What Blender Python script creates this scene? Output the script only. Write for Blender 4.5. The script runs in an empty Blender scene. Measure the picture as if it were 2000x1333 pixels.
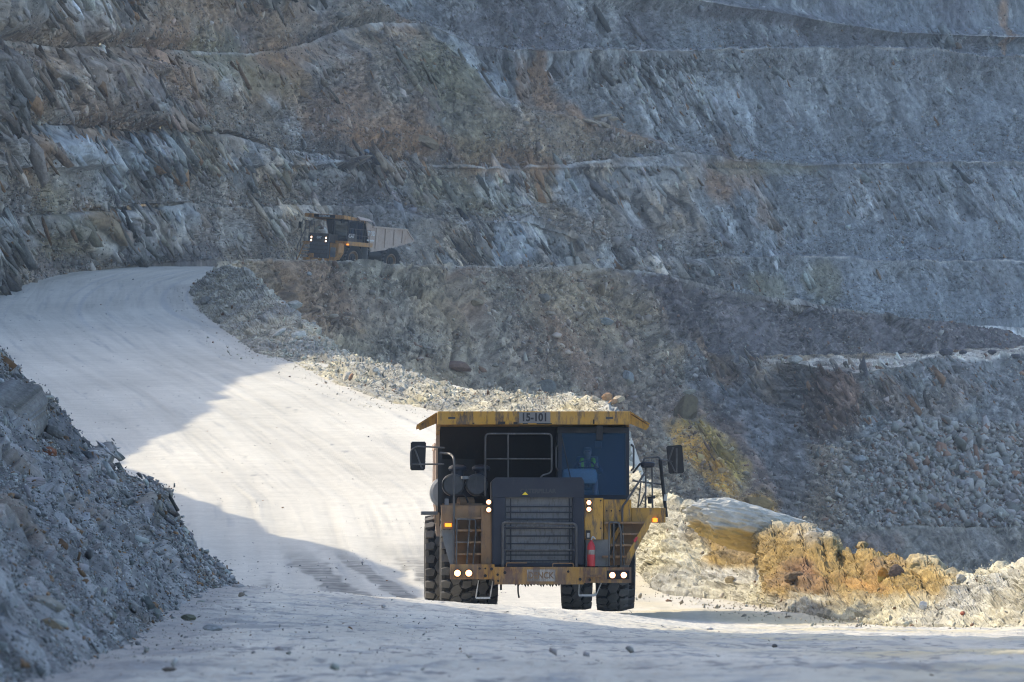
import bpy, bmesh, math, random
import numpy as np
from mathutils import Vector, Matrix
rad = math.radians
SC = bpy.context.scene
COL = SC.collection
F = 17000.0            # focal length in photo pixels (photo is 2000 wide)

# ---------------------------------------------------------------- camera
cd = bpy.data.cameras.new('camera')
cd.sensor_width = 23.5
cd.lens = F * 23.5 / 2000.0
cd.clip_start = 1.0
cd.clip_end = 6000.0
cd.dof.use_dof = True
cd.dof.focus_distance = 190.0
cd.dof.aperture_fstop = 9.0
cam = bpy.data.objects.new('camera', cd)
cam.rotation_euler = (rad(90), 0, 0)
COL.objects.link(cam)
SC.camera = cam

# ---------------------------------------------------------------- sky, sun, exposure
SUN_EL, SUN_AZ = rad(34), rad(35)      # sun stands behind the scene, to the left
SDIR = Vector((-math.cos(SUN_EL) * math.cos(SUN_AZ), math.cos(SUN_EL) * math.sin(SUN_AZ), math.sin(SUN_EL)))
W = bpy.data.worlds.new('World')
SC.world = W
W.use_nodes = True
nt = W.node_tree
bg = nt.nodes['Background']
sky = nt.nodes.new('ShaderNodeTexSky')
sky.sky_type = 'NISHITA'
sky.sun_disc = False
sky.sun_elevation = SUN_EL
sky.sun_rotation = math.atan2(SDIR.x, SDIR.y)
sky.air_density = 0.9
sky.dust_density = 2.2
sky.ozone_density = 0.9
nt.links.new(sky.outputs['Color'], bg.inputs['Color'])
bg.inputs['Strength'].default_value = 0.15
sl = bpy.data.lights.new('sun', 'SUN')
sl.energy = 2.05
sl.angle = rad(0.55)
sl.color = (1.0, 0.88, 0.66)
sun = bpy.data.objects.new('sun', sl)
sun.rotation_euler = SDIR.to_track_quat('Z', 'Y').to_euler()
sun.location = (-60, 240, 120)
COL.objects.link(sun)
SC.view_settings.view_transform = 'Standard'
SC.view_settings.look = 'None'
SC.view_settings.gamma = 1.0
SC.view_settings.exposure = 1.36
SC.cycles.filter_width = 1.1
SC.cycles.max_bounces = 6
SC.cycles.diffuse_bounces = 3
SC.cycles.volume_bounces = 1

def at(px, py, Y):
    return ((px - 1000.0) / F * Y, Y, (666.5 - py) / F * Y)

def tag(o, label=None, cat=None, group=None, kind=None):
    if label: o['label'] = label
    if cat: o['category'] = cat
    if group: o['group'] = group
    if kind: o['kind'] = kind
    return o
# ---------------------------------------------------------------- noise
RNG = np.random.default_rng(7)
_G = RNG.normal(size=(256, 3)).astype(np.float32)
_G /= np.linalg.norm(_G, axis=1)[:, None]
_R = RNG.random((256, 4)).astype(np.float32)
def _h(ix, iy, iz):
    h = (ix.astype(np.uint32) * np.uint32(374761393)) ^ (iy.astype(np.uint32) * np.uint32(668265263)) ^ (iz.astype(np.uint32) * np.uint32(2246822519))
    h = (h ^ (h >> np.uint32(13))) * np.uint32(1274126177)
    return ((h ^ (h >> np.uint32(16))) & np.uint32(255)).astype(np.int32)
def perlin(x, y, z):
    x = np.asarray(x, np.float32); y = np.asarray(y, np.float32); z = np.asarray(z, np.float32)
    ix, iy, iz = np.floor(x).astype(np.int64), np.floor(y).astype(np.int64), np.floor(z).astype(np.int64)
    fx, fy, fz = x - ix, y - iy, z - iz
    u, v, w = [t * t * t * (t * (t * 6 - 15) + 10) for t in (fx, fy, fz)]
    out = 0
    for a in (0, 1):
        for b in (0, 1):
            for c in (0, 1):
                g = _G[_h(ix + a, iy + b, iz + c)]
                d = g[:, 0] * (fx - a) + g[:, 1] * (fy - b) + g[:, 2] * (fz - c)
                out = out + d * (u if a else 1 - u) * (v if b else 1 - v) * (w if c else 1 - w)
    return out * 1.5
def fbm(x, y, z, n=4, gain=.5, lac=2.03):
    o, a, s = 0, 1.0, 0
    for i in range(n):
        o = o + a * perlin(x + i * 17.3, y - i * 9.1, z + i * 4.7)
        s += a; a *= gain; x = x * lac; y = y * lac; z = z * lac
    return o / s
def ridged(x, y, z, n=4, gain=.5):
    o, a, s = 0, 1.0, 0
    for i in range(n):
        o = o + a * (1 - np.abs(perlin(x + i * 31.7, y + i * 11.9, z - i * 7.7)) * 2)
        s += a; a *= gain; x = x * 2.1; y = y * 2.1; z = z * 2.1
    return o / s
def worley(x, y, jit=.9, seed=0):
    """F1, F2, four random numbers of the nearest cell, offset to it"""
    ix, iy = np.floor(x).astype(np.int64), np.floor(y).astype(np.int64)
    f1 = np.full(x.shape, 9., np.float32); f2 = f1.copy()
    cid = np.zeros(x.shape, np.int32); ox = np.zeros(x.shape, np.float32); oy = ox.copy()
    for a in (-1, 0, 1):
        for b in (-1, 0, 1):
            h = _h(ix + a, iy + b, np.full(ix.shape, seed))
            r = _R[h]
            dx = (ix + a + .5 + (r[:, 0] - .5) * jit) - x
            dy = (iy + b + .5 + (r[:, 1] - .5) * jit) - y
            d = np.sqrt(dx * dx + dy * dy).astype(np.float32)
            m = d < f1
            f2 = np.where(m, f1, np.minimum(f2, d))
            f1 = np.where(m, d, f1); cid = np.where(m, (h * 7 + 13) & 255, cid)
            ox = np.where(m, dx, ox); oy = np.where(m, dy, oy)
    return f1, f2, _R[cid], ox, oy
def sstep(a, b, x):
    t = np.clip((x - a) / (b - a), 0, 1)
    return t * t * (3 - 2 * t)
def mixc(c, d, t):
    t = np.clip(t, 0, 1)[:, None]
    return c * (1 - t) + np.asarray(d, np.float32) * t
def gsm(a, sig):
    if sig <= 0: return a
    k = int(3 * sig) + 1
    w = np.exp(-.5 * (np.arange(-k, k + 1) / sig) ** 2); w /= w.sum()
    return np.convolve(np.pad(a, k, mode='edge'), w, mode='valid')

# ---------------------------------------------------------------- grid surfaces
def grid_mesh(name, P, colors=None, mat=None, kind='structure', label=None):
    """P: rows x cols x 3"""
    nr, nc = P.shape[:2]
    me = bpy.data.meshes.new(name)
    nv = nr * nc
    me.vertices.add(nv)
    me.vertices.foreach_set('co', P.reshape(-1).astype(np.float32))
    i = np.arange(nv).reshape(nr, nc)
    q = np.stack([i[:-1, :-1], i[1:, :-1], i[1:, 1:], i[:-1, 1:]], -1).reshape(-1)
    nf = (nr - 1) * (nc - 1)
    me.loops.add(nf * 4); me.polygons.add(nf)
    me.loops.foreach_set('vertex_index', q.astype(np.int32))
    me.polygons.foreach_set('loop_start', (np.arange(nf) * 4).astype(np.int32))
    me.polygons.foreach_set('use_smooth', np.zeros(nf, bool))
    me.update(calc_edges=True)
    if colors is not None: set_cols(me, colors)
    if mat: me.materials.append(mat)
    o = bpy.data.objects.new(name, me)
    COL.objects.link(o)
    return tag(o, label, None, None, kind)
def set_cols(me, c):
    a = me.attributes.new('Col', 'FLOAT_COLOR', 'POINT')
    c4 = np.ones((len(c), 4), np.float32); c4[:, :3] = np.clip(c, .01, .9)
    a.data.foreach_set('color', c4.reshape(-1))
def gnormals(P):
    du = np.gradient(P, axis=1); dv = np.gradient(P, axis=0)
    n = np.cross(du, dv)
    n /= np.linalg.norm(n, axis=2)[..., None] + 1e-9
    return n
def pxy(P):
    return 1000 + P[..., 0] / P[..., 1] * F, 666.5 - P[..., 2] / P[..., 1] * F

def crush(a, b, sc, seed):
    """broken-stone texture: (displacement, brightness) from angular cells"""
    f1, f2, r, ox, oy = worley(a / sc + seed * 5.1, b / (sc * .62), .98, seed)
    d = (r[:, 2] - .5) * .5 + (ox * (r[:, 0] - .5) + oy * (r[:, 3] - .5)) * 1.1
    e = sstep(.09, .0, f2 - f1)
    return (d - .35 * e) * sc, (r[:, 1] - .5) * 1.5 - .7 * e
def soft(d, sh):
    g = d.reshape(sh[:2]).copy()
    g[1:-1] = (g[:-2] + 2 * g[1:-1] + g[2:]) / 4
    g[:, 1:-1] = (g[:, :-2] + 2 * g[:, 1:-1] + g[:, 2:]) / 4
    return g.ravel()
# rubble stones: flat convex slabs merged into one mesh per slope
def _templates(n, seed):
    out = []
    r = random.Random(seed)
    for k in range(n):
        bm = bmesh.new()
        n = r.choice((3, 4, 4, 4, 5)); a0 = r.uniform(0, 6.28); th = r.uniform(.10, .34)
        for i in range(n):
            a = a0 + (i + r.uniform(-.33, .33)) * 6.283 / n
            q = r.uniform(.6, 1.1)
            x, y = math.cos(a) * q, math.sin(a) * q * .85
            bm.verts.new((x, y, -th + r.uniform(-.06, .06)))
            g = r.uniform(.62, 1.05)
            bm.verts.new((x * g + .1, y * g, th + r.uniform(-.18, .1)))
        res = bmesh.ops.convex_hull(bm, input=bm.verts[:])
        bmesh.ops.delete(bm, geom=[e for e in res['geom_interior'] if isinstance(e, bmesh.types.BMVert)], context='VERTS')
        bmesh.ops.triangulate(bm, faces=bm.faces[:])
        bm.verts.index_update()
        out.append((np.array([v.co[:] for v in bm.verts], np.float32), np.array([[v.index for v in f.verts] for f in bm.faces], np.int32)))
        bm.free()
    return out
TPL = _templates(14, 3)
def scatter(name, P, Nn, C, N, w, smin, smax, mat, label, power=2.2, rust=.2, bright=(.75, 1.5), flat=.35, sink=.15, seed=1, rustc=(.2, .12, .075), smul=None, tdir=None, lenf=1.0, tj=.18):
    r = np.random.default_rng(seed)
    w = np.clip(w, 0, None); w = w / w.sum()
    idx = r.choice(len(w), size=N, p=w)
    s = smin * (1 - r.random(N) * (1 - (smin / smax) ** power)) ** (-1 / power)
    if smul is not None: s = s * smul[idx]
    nrm = Nn[idx] + r.normal(size=(N, 3)) * flat
    nrm /= np.linalg.norm(nrm, axis=1)[:, None]
    t = np.cross(nrm, r.normal(size=(N, 3))); t /= np.linalg.norm(t, axis=1)[:, None]
    if tdir is not None:
        t = np.asarray(tdir)[None] + r.normal(size=(N, 3)) * tj
        t /= np.linalg.norm(t, axis=1)[:, None]
        nrm = nrm - t * (nrm * t).sum(1)[:, None]; nrm /= np.linalg.norm(nrm, axis=1)[:, None]
    b = np.cross(nrm, t)
    pos = P[idx] + Nn[idx] * (s * (.2 - sink))[:, None] + t * (r.random(N) - .5)[:, None] * .3 + b * (r.random(N) - .5)[:, None] * .3
    col = C[idx] * r.uniform(bright[0], bright[1], N)[:, None] * (1 + r.normal(size=(N, 3)) * .022)
    k = r.random(N) < rust
    col[k] = np.asarray(rustc) * r.uniform(.6, 1.6, k.sum())[:, None]
    asp = r.uniform(.4, .95, N)
    V, T, CC, off = [], [], [], 0
    tp = r.integers(0, len(TPL), N)
    for ti, (tv, tf) in enumerate(TPL):
        m = np.nonzero(tp == ti)[0]
        if not len(m): continue
        sv = tv[None] * np.stack([s[m] * .5 * lenf, s[m] * .5 * asp[m], s[m] * .5], -1)[:, None]
        vv = pos[m][:, None] + sv[..., 0:1] * t[m][:, None] + sv[..., 1:2] * b[m][:, None] + sv[..., 2:3] * nrm[m][:, None]
        V.append(vv.reshape(-1, 3)); nvt = len(tv)
        T.append((tf[None] + (off + np.arange(len(m)) * nvt)[:, None, None]).reshape(-1, 3))
        CC.append(np.repeat(col[m], nvt, 0)); off += len(m) * nvt
    V = np.concatenate(V); T = np.concatenate(T); CC = np.concatenate(CC)
    me = bpy.data.meshes.new(name)
    me.vertices.add(len(V)); me.vertices.foreach_set('co', V.reshape(-1).astype(np.float32))
    me.loops.add(len(T) * 3); me.polygons.add(len(T))
    me.loops.foreach_set('vertex_index', T.reshape(-1).astype(np.int32))
    me.polygons.foreach_set('loop_start', (np.arange(len(T)) * 3).astype(np.int32))
    me.update(calc_edges=True)
    set_cols(me, CC); me.materials.append(mat)
    o = bpy.data.objects.new(name, me); COL.objects.link(o)
    return tag(o, label, None, None, 'stuff')

# ---------------------------------------------------------------- materials
def new_mat(name):
    m = bpy.data.materials.new(name); m.use_nodes = True
    return m, m.node_tree, m.node_tree.nodes['Principled BSDF']
def N_(nt, t, **kw):
    n = nt.nodes.new(t)
    for k, v in kw.items():
        if k in n.inputs: n.inputs[k].default_value = v
        else: setattr(n, k, v)
    return n
def terrain_mat(name, s1, s2, bump, dist, contrast=.5, aniso=None, rough=.95):
    m, nt, p = new_mat(name)
    L = nt.links.new
    p.inputs['Roughness'].default_value = rough
    p.inputs['Specular IOR Level'].default_value = .15
    a = N_(nt, 'ShaderNodeAttribute', attribute_name='Col')
    tc = N_(nt, 'ShaderNodeTexCoord')
    src = tc.outputs['Object']
    if aniso:
        mp = N_(nt, 'ShaderNodeMapping'); mp.inputs['Rotation'].default_value = aniso[0]; mp.inputs['Scale'].default_value = aniso[1]
        mp.vector_type = 'TEXTURE' if False else 'POINT'
        L(src, mp.inputs['Vector']); src2 = mp.outputs['Vector']
    else: src2 = src
    n1 = N_(nt, 'ShaderNodeTexNoise', Scale=s1, Detail=6.0, Roughness=.65); L(src2, n1.inputs['Vector'])
    n2 = N_(nt, 'ShaderNodeTexNoise', Scale=s2, Detail=4.0, Roughness=.7); L(src, n2.inputs['Vector'])
    ad = N_(nt, 'ShaderNodeMath', operation='ADD'); L(n1.outputs['Fac'], ad.inputs[0]); L(n2.outputs['Fac'], ad.inputs[1])
    mr = N_(nt, 'ShaderNodeMapRange'); mr.inputs['From Min'].default_value = .6; mr.inputs['From Max'].default_value = 1.4
    mr.inputs['To Min'].default_value = 1 - contrast; mr.inputs['To Max'].default_value = 1 + contrast
    L(ad.outputs[0], mr.inputs['Value'])
    mx = N_(nt, 'ShaderNodeVectorMath', operation='SCALE'); L(a.outputs['Color'], mx.inputs[0]); L(mr.outputs[0], mx.inputs['Scale'])
    L(mx.outputs[0], p.inputs['Base Color'])
    bp = N_(nt, 'ShaderNodeBump', Strength=bump, Distance=dist); L(ad.outputs[0], bp.inputs['Height'])
    L(bp.outputs[0], p.inputs['Normal'])
    return m
ANI = ((0, rad(-35), 0), (1.0, .15, .25))
M_WALL = terrain_mat('shale_rock', .9, 3.2, .7, .35, .5, ANI)
M_SLOPE = terrain_mat('spoil_rock', 1.1, 5.0, .6, .25, .45)
M_NEAR = terrain_mat('loose_rock', 2.5, 11., .7, .08, .45)
M_ROAD = terrain_mat('dusty_road', .8, 6.0, .25, .03, .16)
M_STONE = terrain_mat('stone', 2.0, 9.0, .4, .04, .3)
# ---------------------------------------------------------------- terrain: road profile
def ip(x, pts):
    p = np.array(pts, float)
    return np.interp(x, p[:, 0], p[:, 1])
_ys = np.arange(0, 900, 1.0)
_pz = gsm(ip(_ys, [(-20, -1.55), (0, -1.55), (20, -1.50), (40, -1.60), (60, -2.22), (80, -2.80), (100, -3.36), (140, -4.45), (165, -5.05), (178, -5.42),
    (187, -5.82), (195, -6.08), (205, -6.22), (215, -6.15), (230, -5.75), (260, -4.75), (306, -3.30), (350, -2.0), (390, -.75), (460, 1.4), (520, 3.35),
    (560, 4.5), (600, 5.15), (640, 5.3), (680, 5.25), (900, 5.25)]), 3.0)
_tl = gsm(ip(_ys, [(0, 0), (60, 0), (100, -.03), (140, -.07), (172, -.08), (180, -.05), (188, -.015), (200, 0), (640, 0), (660, -.05), (690, -.08), (900, -.08)]), 1.5)
def road_z(X, Y):
    X = np.asarray(X, float); Y = np.asarray(Y, float)
    t = np.interp(Y, _ys, _tl)
    g = np.interp(Y, [120, 140, 165, 178, 180, 185, 187, 190, 195, 205], [0, 0, -.15, -.20, -.22, -.15, -.13, 0, .08, 0]) * sstep(1.8, 4.5, X)
    return np.interp(Y, _ys, _pz) + g + t * np.where(Y > 500, X + 12, np.clip(X, -9, 3.2))
def road_Y(px, py):
    """depth at which the sight line px,py meets the road beyond the dip"""
    yy = np.arange(208, 640, .5)
    z = road_z((px - 1000) / F * yy, yy)
    d = z - (666.5 - py) / F * yy
    k = np.nonzero((d[:-1] < 0) & (d[1:] >= 0))[0]
    return float(yy[k[0]]) if len(k) else 600.0

FOOT = [(-20, -2.2), (38, -2.35), (45, -2.5), (75, -3.35), (110, -4.35), (150, -5.3), (180, -5.6), (192, -6.2), (205, -7.2), (250, -12.2), (306, -17.5), (388, -24.5),
        (470, -29.6), (505, -30.5), (620, -31)]
M1P = [(372, 560), (400, 540), (440, 512), (480, 507), (540, 506), (600, 508), (700, 512), (800, 517), (900, 519), (1050, 521), (1150, 522), (1250, 528), (1300, 537), (1457, 577), (1573, 593), (1720, 615), (1846, 632), (1947, 647), (1996, 667), (2100, 690), (2500, 720)]
M1Y = [(372, 565), (440, 592), (480, 622), (600, 655), (700, 664), (850, 672), (1066, 690), (1300, 715), (1457, 735), (1573, 755), (1720, 780), (1846, 800), (1947, 812), (2500, 850)]
# X of the windrow crest by depth (the pit drops away beyond it)
BERMX = [(0, 60), (140, 14.5), (165, 12.5), (175, 10.3), (180, 9.3), (192, 8.1), (205, 6.3), (213, 5.4), (219, 3.9), (240, 3.2), (280, 3.6), (318, 3.6), (330, 2.0), (352, -2.0), (372, -5.2), (397, -8.9), (423, -11.2), (467, -13.7), (514, -16.7), (554, -18.7), (592, -19.5), (640, -19.5)]
def left_foot(Y): return ip(Y, FOOT)
def centre_x(Y): return ip(Y, [(0, 1), (120, 1), (200, .5), (260, -2), (306, -6), (350, -10), (400, -15.5), (470, -21.5), (530, -24), (580, -22), (640, -16), (700, -11)])

# ---- ground sheet with the haul road on it
def build_road():
    Ys = np.concatenate([np.linspace(8, 38, 40)[:-1], 1 / np.linspace(1 / 38, 1 / 165, 760)[:-1], np.linspace(165, 230, 240)[:-1], np.linspace(230, 720, 420)])
    pxs = np.linspace(-260, 2260, 860)
    PX, YY = np.meshgrid(pxs, Ys)
    X = (PX - 1000) / F * YY
    # widen near the camera so the sheet is a real ground, not a wedge
    wide = np.clip(1 - YY / 120, 0, 1) ** 2
    X = X + np.sign(X) * np.abs((PX - 1000) / 1260) ** 3 * 14 * wide
    x, y = X.ravel(), YY.ravel()
    z = road_z(x, y)
    lat = x - centre_x(y)
    near = np.clip(1 - y / 190, 0, 1)
    z = z + .022 * fbm(x * 1.3, y * .4, 0 * x, 3) + (.036 * fbm(x * 3.2, y * 1.3, 0 * x + 55, 4) + .02 * np.abs(fbm(x * 9, y * 3, 0 * x + 57, 2))) * sstep(230, 170, y) + .05 * fbm(x * .25, y * .08, 0 * x + 5, 3)
    # wheel ruts along the road
    rut = fbm(lat * 1.3, y * .012, 0 * x + 3, 3)
    z = z + .03 * rut
    # cleat / lug churn on the near crest and in the dip
    ch = sstep(.0, .5, fbm(x * .35, y * .1, 0 * x + 9, 2)) * sstep(210, 150, y)
    z = z + ch * .06 * perlin(x * 2.5, y * 3.0, 0 * x)
    c = np.tile(np.array([.525, .495, .425], np.float32), (len(x), 1))
    big = fbm(x * .12, y * .035, 0 * x + 2, 4)
    c = c * (1 + .22 * big + .16 * rut)[:, None]
    # faint tread bands left by passing trucks, a pair per pass
    tb = 0 * x
    for off, ph, wv in ((-2.6, 0, .9), (1.0, 1, .8), (-5.0, 2, 1.3), (3.2, 3, .7), (-.6, 4, 1.5), (5.4, 5, 1.)):
        cc_ = lat - off - wv * np.sin(y * .012 + ph * 2.1)
        for k in (-1.7, 1.7):
            tb = np.maximum(tb, sstep(.42, .28, np.abs(cc_ - k)) * (.35 + .65 * sstep(-.2, .4, fbm(x * .3, y * .05, 0 * x + ph, 2))))
    chev = .5 + .5 * np.sin((y * 1.1 + 2.2 * np.abs((lat * 1.6) % 1 - .5)) * 5.0)
    c = c * (1 - tb * (.04 + .09 * chev))[:, None]
    z = z - tb * .012 * chev
    # fine darker scuffs along the running direction
    sc = fbm(lat * 2.2, y * .045, 0 * x + 7, 4)
    c = mixc(c, (.25, .26, .27), sstep(.15, .5, sc) * .42)
    sp = perlin(x * 3.0, y * .8, 0 * x + 1) + .6 * fbm(x * .4, y * .1, 0 * x + 8, 2)
    c = mixc(c, (.17, .18, .19), sstep(.62, .95, sp) * .6)
    # warm yellowish dust near the windrow
    c = mixc(c, (.52, .45, .29), sstep(-.15, .35, fbm(x * .25, y * .06, 0 * x + 12, 3)) * sstep(1.0, 3.5, x) * sstep(300, 225, y) * .85)
    # dark damp tyre tracks in the dip left of the truck
    trk = sstep(-.12, .12, perlin((lat + .05 * (y - 220)) * 1.05, y * .004, 0 * x + 4) + .3 * perlin(x * 3, y * .5, 0 * x + 6) + .25 * fbm(x * .6, y * .12, 0 * x + 61, 2))
    m = sstep(-6.9, -5.6, x) * sstep(-.4, -1.8, x) * sstep(203, 206, y) * sstep(240, 222, y)
    tread = .58 + .12 * np.sin(y * 5.2 + 3 * perlin(x, y * .3, 0 * x)) + .5 * fbm(x * 1.5, y * .5, 0 * x + 77, 3)
    c = mixc(c, (.085, .085, .08), trk * m * np.clip(tread, 0, 1))
    # dark loose patches in the foreground
    fg = sstep(.12, .42, fbm(x * .55, y * .14, 0 * x + 21, 4)) * sstep(178, 150, y)
    c = mixc(c, (.22, .23, .23), fg * .75)
    fg2 = sstep(.1, .5, perlin(x * 2.2, y * .5, 0 * x + 41) + .5 * fbm(x * .5, y * .1, 0 * x + 43, 2)) * sstep(182, 165, y)
    c = mixc(c, (.3, .31, .31), fg2 * .75)
    fg3 = sstep(.25, .6, perlin(x * 5, y * 1.4, 0 * x + 47) + .6 * fbm(x * .6, y * .12, 0 * x + 44, 2)) * sstep(185, 170, y)
    c = mixc(c, (.2, .2, .2), fg3 * .8)
    c = mixc(c, (.30, .22, .12), sstep(.25, .5, fbm(x * .5, y * .1, 0 * x + 31, 3)) * sstep(-3.0, -4.2, x) * sstep(230, 90, y) * .5)
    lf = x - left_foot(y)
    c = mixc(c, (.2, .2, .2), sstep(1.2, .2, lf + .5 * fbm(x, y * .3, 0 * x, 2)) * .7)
    # far curve: broom-like arcs where trucks swing round
    arc = fbm(np.hypot(x + 8, (y - 520) * .12) * 1.6, y * .004, 0 * x + 14, 3)
    c = mixc(c, (.34, .345, .35), sstep(.05, .4, arc) * sstep(380, 480, y) * .5)
    pxx = 1000 + x / y * F
    drop = np.where(y > np.interp(pxx, *np.array(M1Y, float).T) + 3, 0, sstep(.3, 5.5, x - ip(y, BERMX)))
    drop = np.maximum(drop, sstep(520, 640, pxx) * sstep(640, 660, y) * .06)
    z = z - drop * 26
    P = np.stack([x, y, z], -1).reshape(PX.shape + (3,))
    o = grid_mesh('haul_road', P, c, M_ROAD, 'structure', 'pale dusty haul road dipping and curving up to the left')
    n = gnormals(P).reshape(-1, 3); n *= np.sign(n[:, 2:3])
    return P.reshape(-1, 3), n, c
ROAD = build_road()

# ---- one slope = a loft through feature lines (image column, image row, depth)
def line(cols, pts, ypts, sig=9):
    py = gsm(ip(cols, pts), sig); Y = gsm(ip(cols, ypts), sig)
    return py, Y
def stack_rows(cols, lines, counts, shape=None):
    """lines: list of (z, Y) arrays per column, top to bottom"""
    rows, tt, kk = [], [], []
    for i in range(len(lines) - 1):
        (z0, y0), (z1, y1) = lines[i], lines[i + 1]
        n = counts[i]; e = 1.0 if shape is None else shape[i]
        for j in range(n):
            t = j / n
            g = t ** e
            rows.append((z0 + (z1 - z0) * t, y0 + (y1 - y0) * g)); tt.append(t); kk.append(i)
    rows.append(lines[-1]); tt.append(1.0); kk.append(len(lines) - 2)
    Z = np.array([r[0] for r in rows]); Y = np.array([r[1] for r in rows])
    X = (cols[None] - 1000) / F * Y
    T = np.repeat(np.array(tt)[:, None], len(cols), 1); K = np.repeat(np.array(kk)[:, None], len(cols), 1)
    return np.stack([X, Y, Z], -1), T, K
def zof(py, Y): return (666.5 - py) / F * Y

def rock_disp(P, facem, amp=1.0, seed=0):
    """foliated rock: flat slabs dipping down to the right, stepped against each other, broken blocks"""
    x, y, z = P[:, 0], P[:, 1], P[:, 2]
    wx = x + .55 * fbm(x * .10, y * .03, z * .10 + seed, 2); wz = z + .45 * fbm(x * .10 + 9, y * .03, z * .10 + seed, 2)
    ca, sa = math.cos(rad(57)), math.sin(rad(57))
    u = wx * ca - wz * sa + y * .03
    v = wx * sa + wz * ca + y * .06
    def slabs(su, sv, sd):
        f1, f2, r, ox, oy = worley(u / su + sd * 3.7, v / sv, .95, sd)
        return f2 - f1, r, (r[:, 2] - .5) + .8 * (ox * (r[:, 0] - .5) + oy * (r[:, 3] - .5) * 1.4)
    g0, r0, s0 = slabs(9., 2.6, seed + 11)
    g1, r, s1 = slabs(4.2, 1.0, seed)
    g2, rb, s2 = slabs(1.7, .42, seed + 3)
    rib = .42 - 1.35 * np.abs(perlin(u * .045, v * .2, y * .01 + seed))
    d = .8 * s0 + .5 * s1 + .28 * s2 + .9 * rib + .12 * fbm(x * 1.8, y * .4, z * 1.8, 2)
    gap = np.maximum(sstep(.07, .0, g1), .8 * sstep(.05, 0, g0))
    d = d - gap * .25
    return d * facem * amp, (u, v, r, rb, gap, rib, r0)
# ---------------------------------------------------------------- far pit wall with benches
def blob(ax, ay, cx, cy, rx, ry, ang=0, warp=None):
    a = rad(ang)
    dx, dy = ax - cx, ay - cy
    if warp is not None: dx = dx + warp * rx * .8; dy = dy - warp * ry * .5
    p, q = dx * math.cos(a) + dy * math.sin(a), -dx * math.sin(a) + dy * math.cos(a)
    return sstep(1.25, .55, np.sqrt((p / rx) ** 2 + (q / ry) ** 2))
WALL_FOOT_Y = [(-500, 395), (-300, 430), (0, 500), (100, 542), (200, 573), (300, 608), (400, 645), (500, 680), (600, 704), (800, 724), (1000, 742), (1300, 775), (1500, 805), (1700, 832), (2000, 870), (2300, 905), (2600, 940)]
WALL_FOOT_P = [(-500, 640), (-300, 625), (0, 574), (100, 546), (200, 527), (300, 515), (400, 508), (500, 508), (600, 520), (800, 530), (1000, 535), (1300, 545), (1500, 592), (1700, 622), (1850, 630), (1900, 626), (2000, 620), (2600, 618)]
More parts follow.
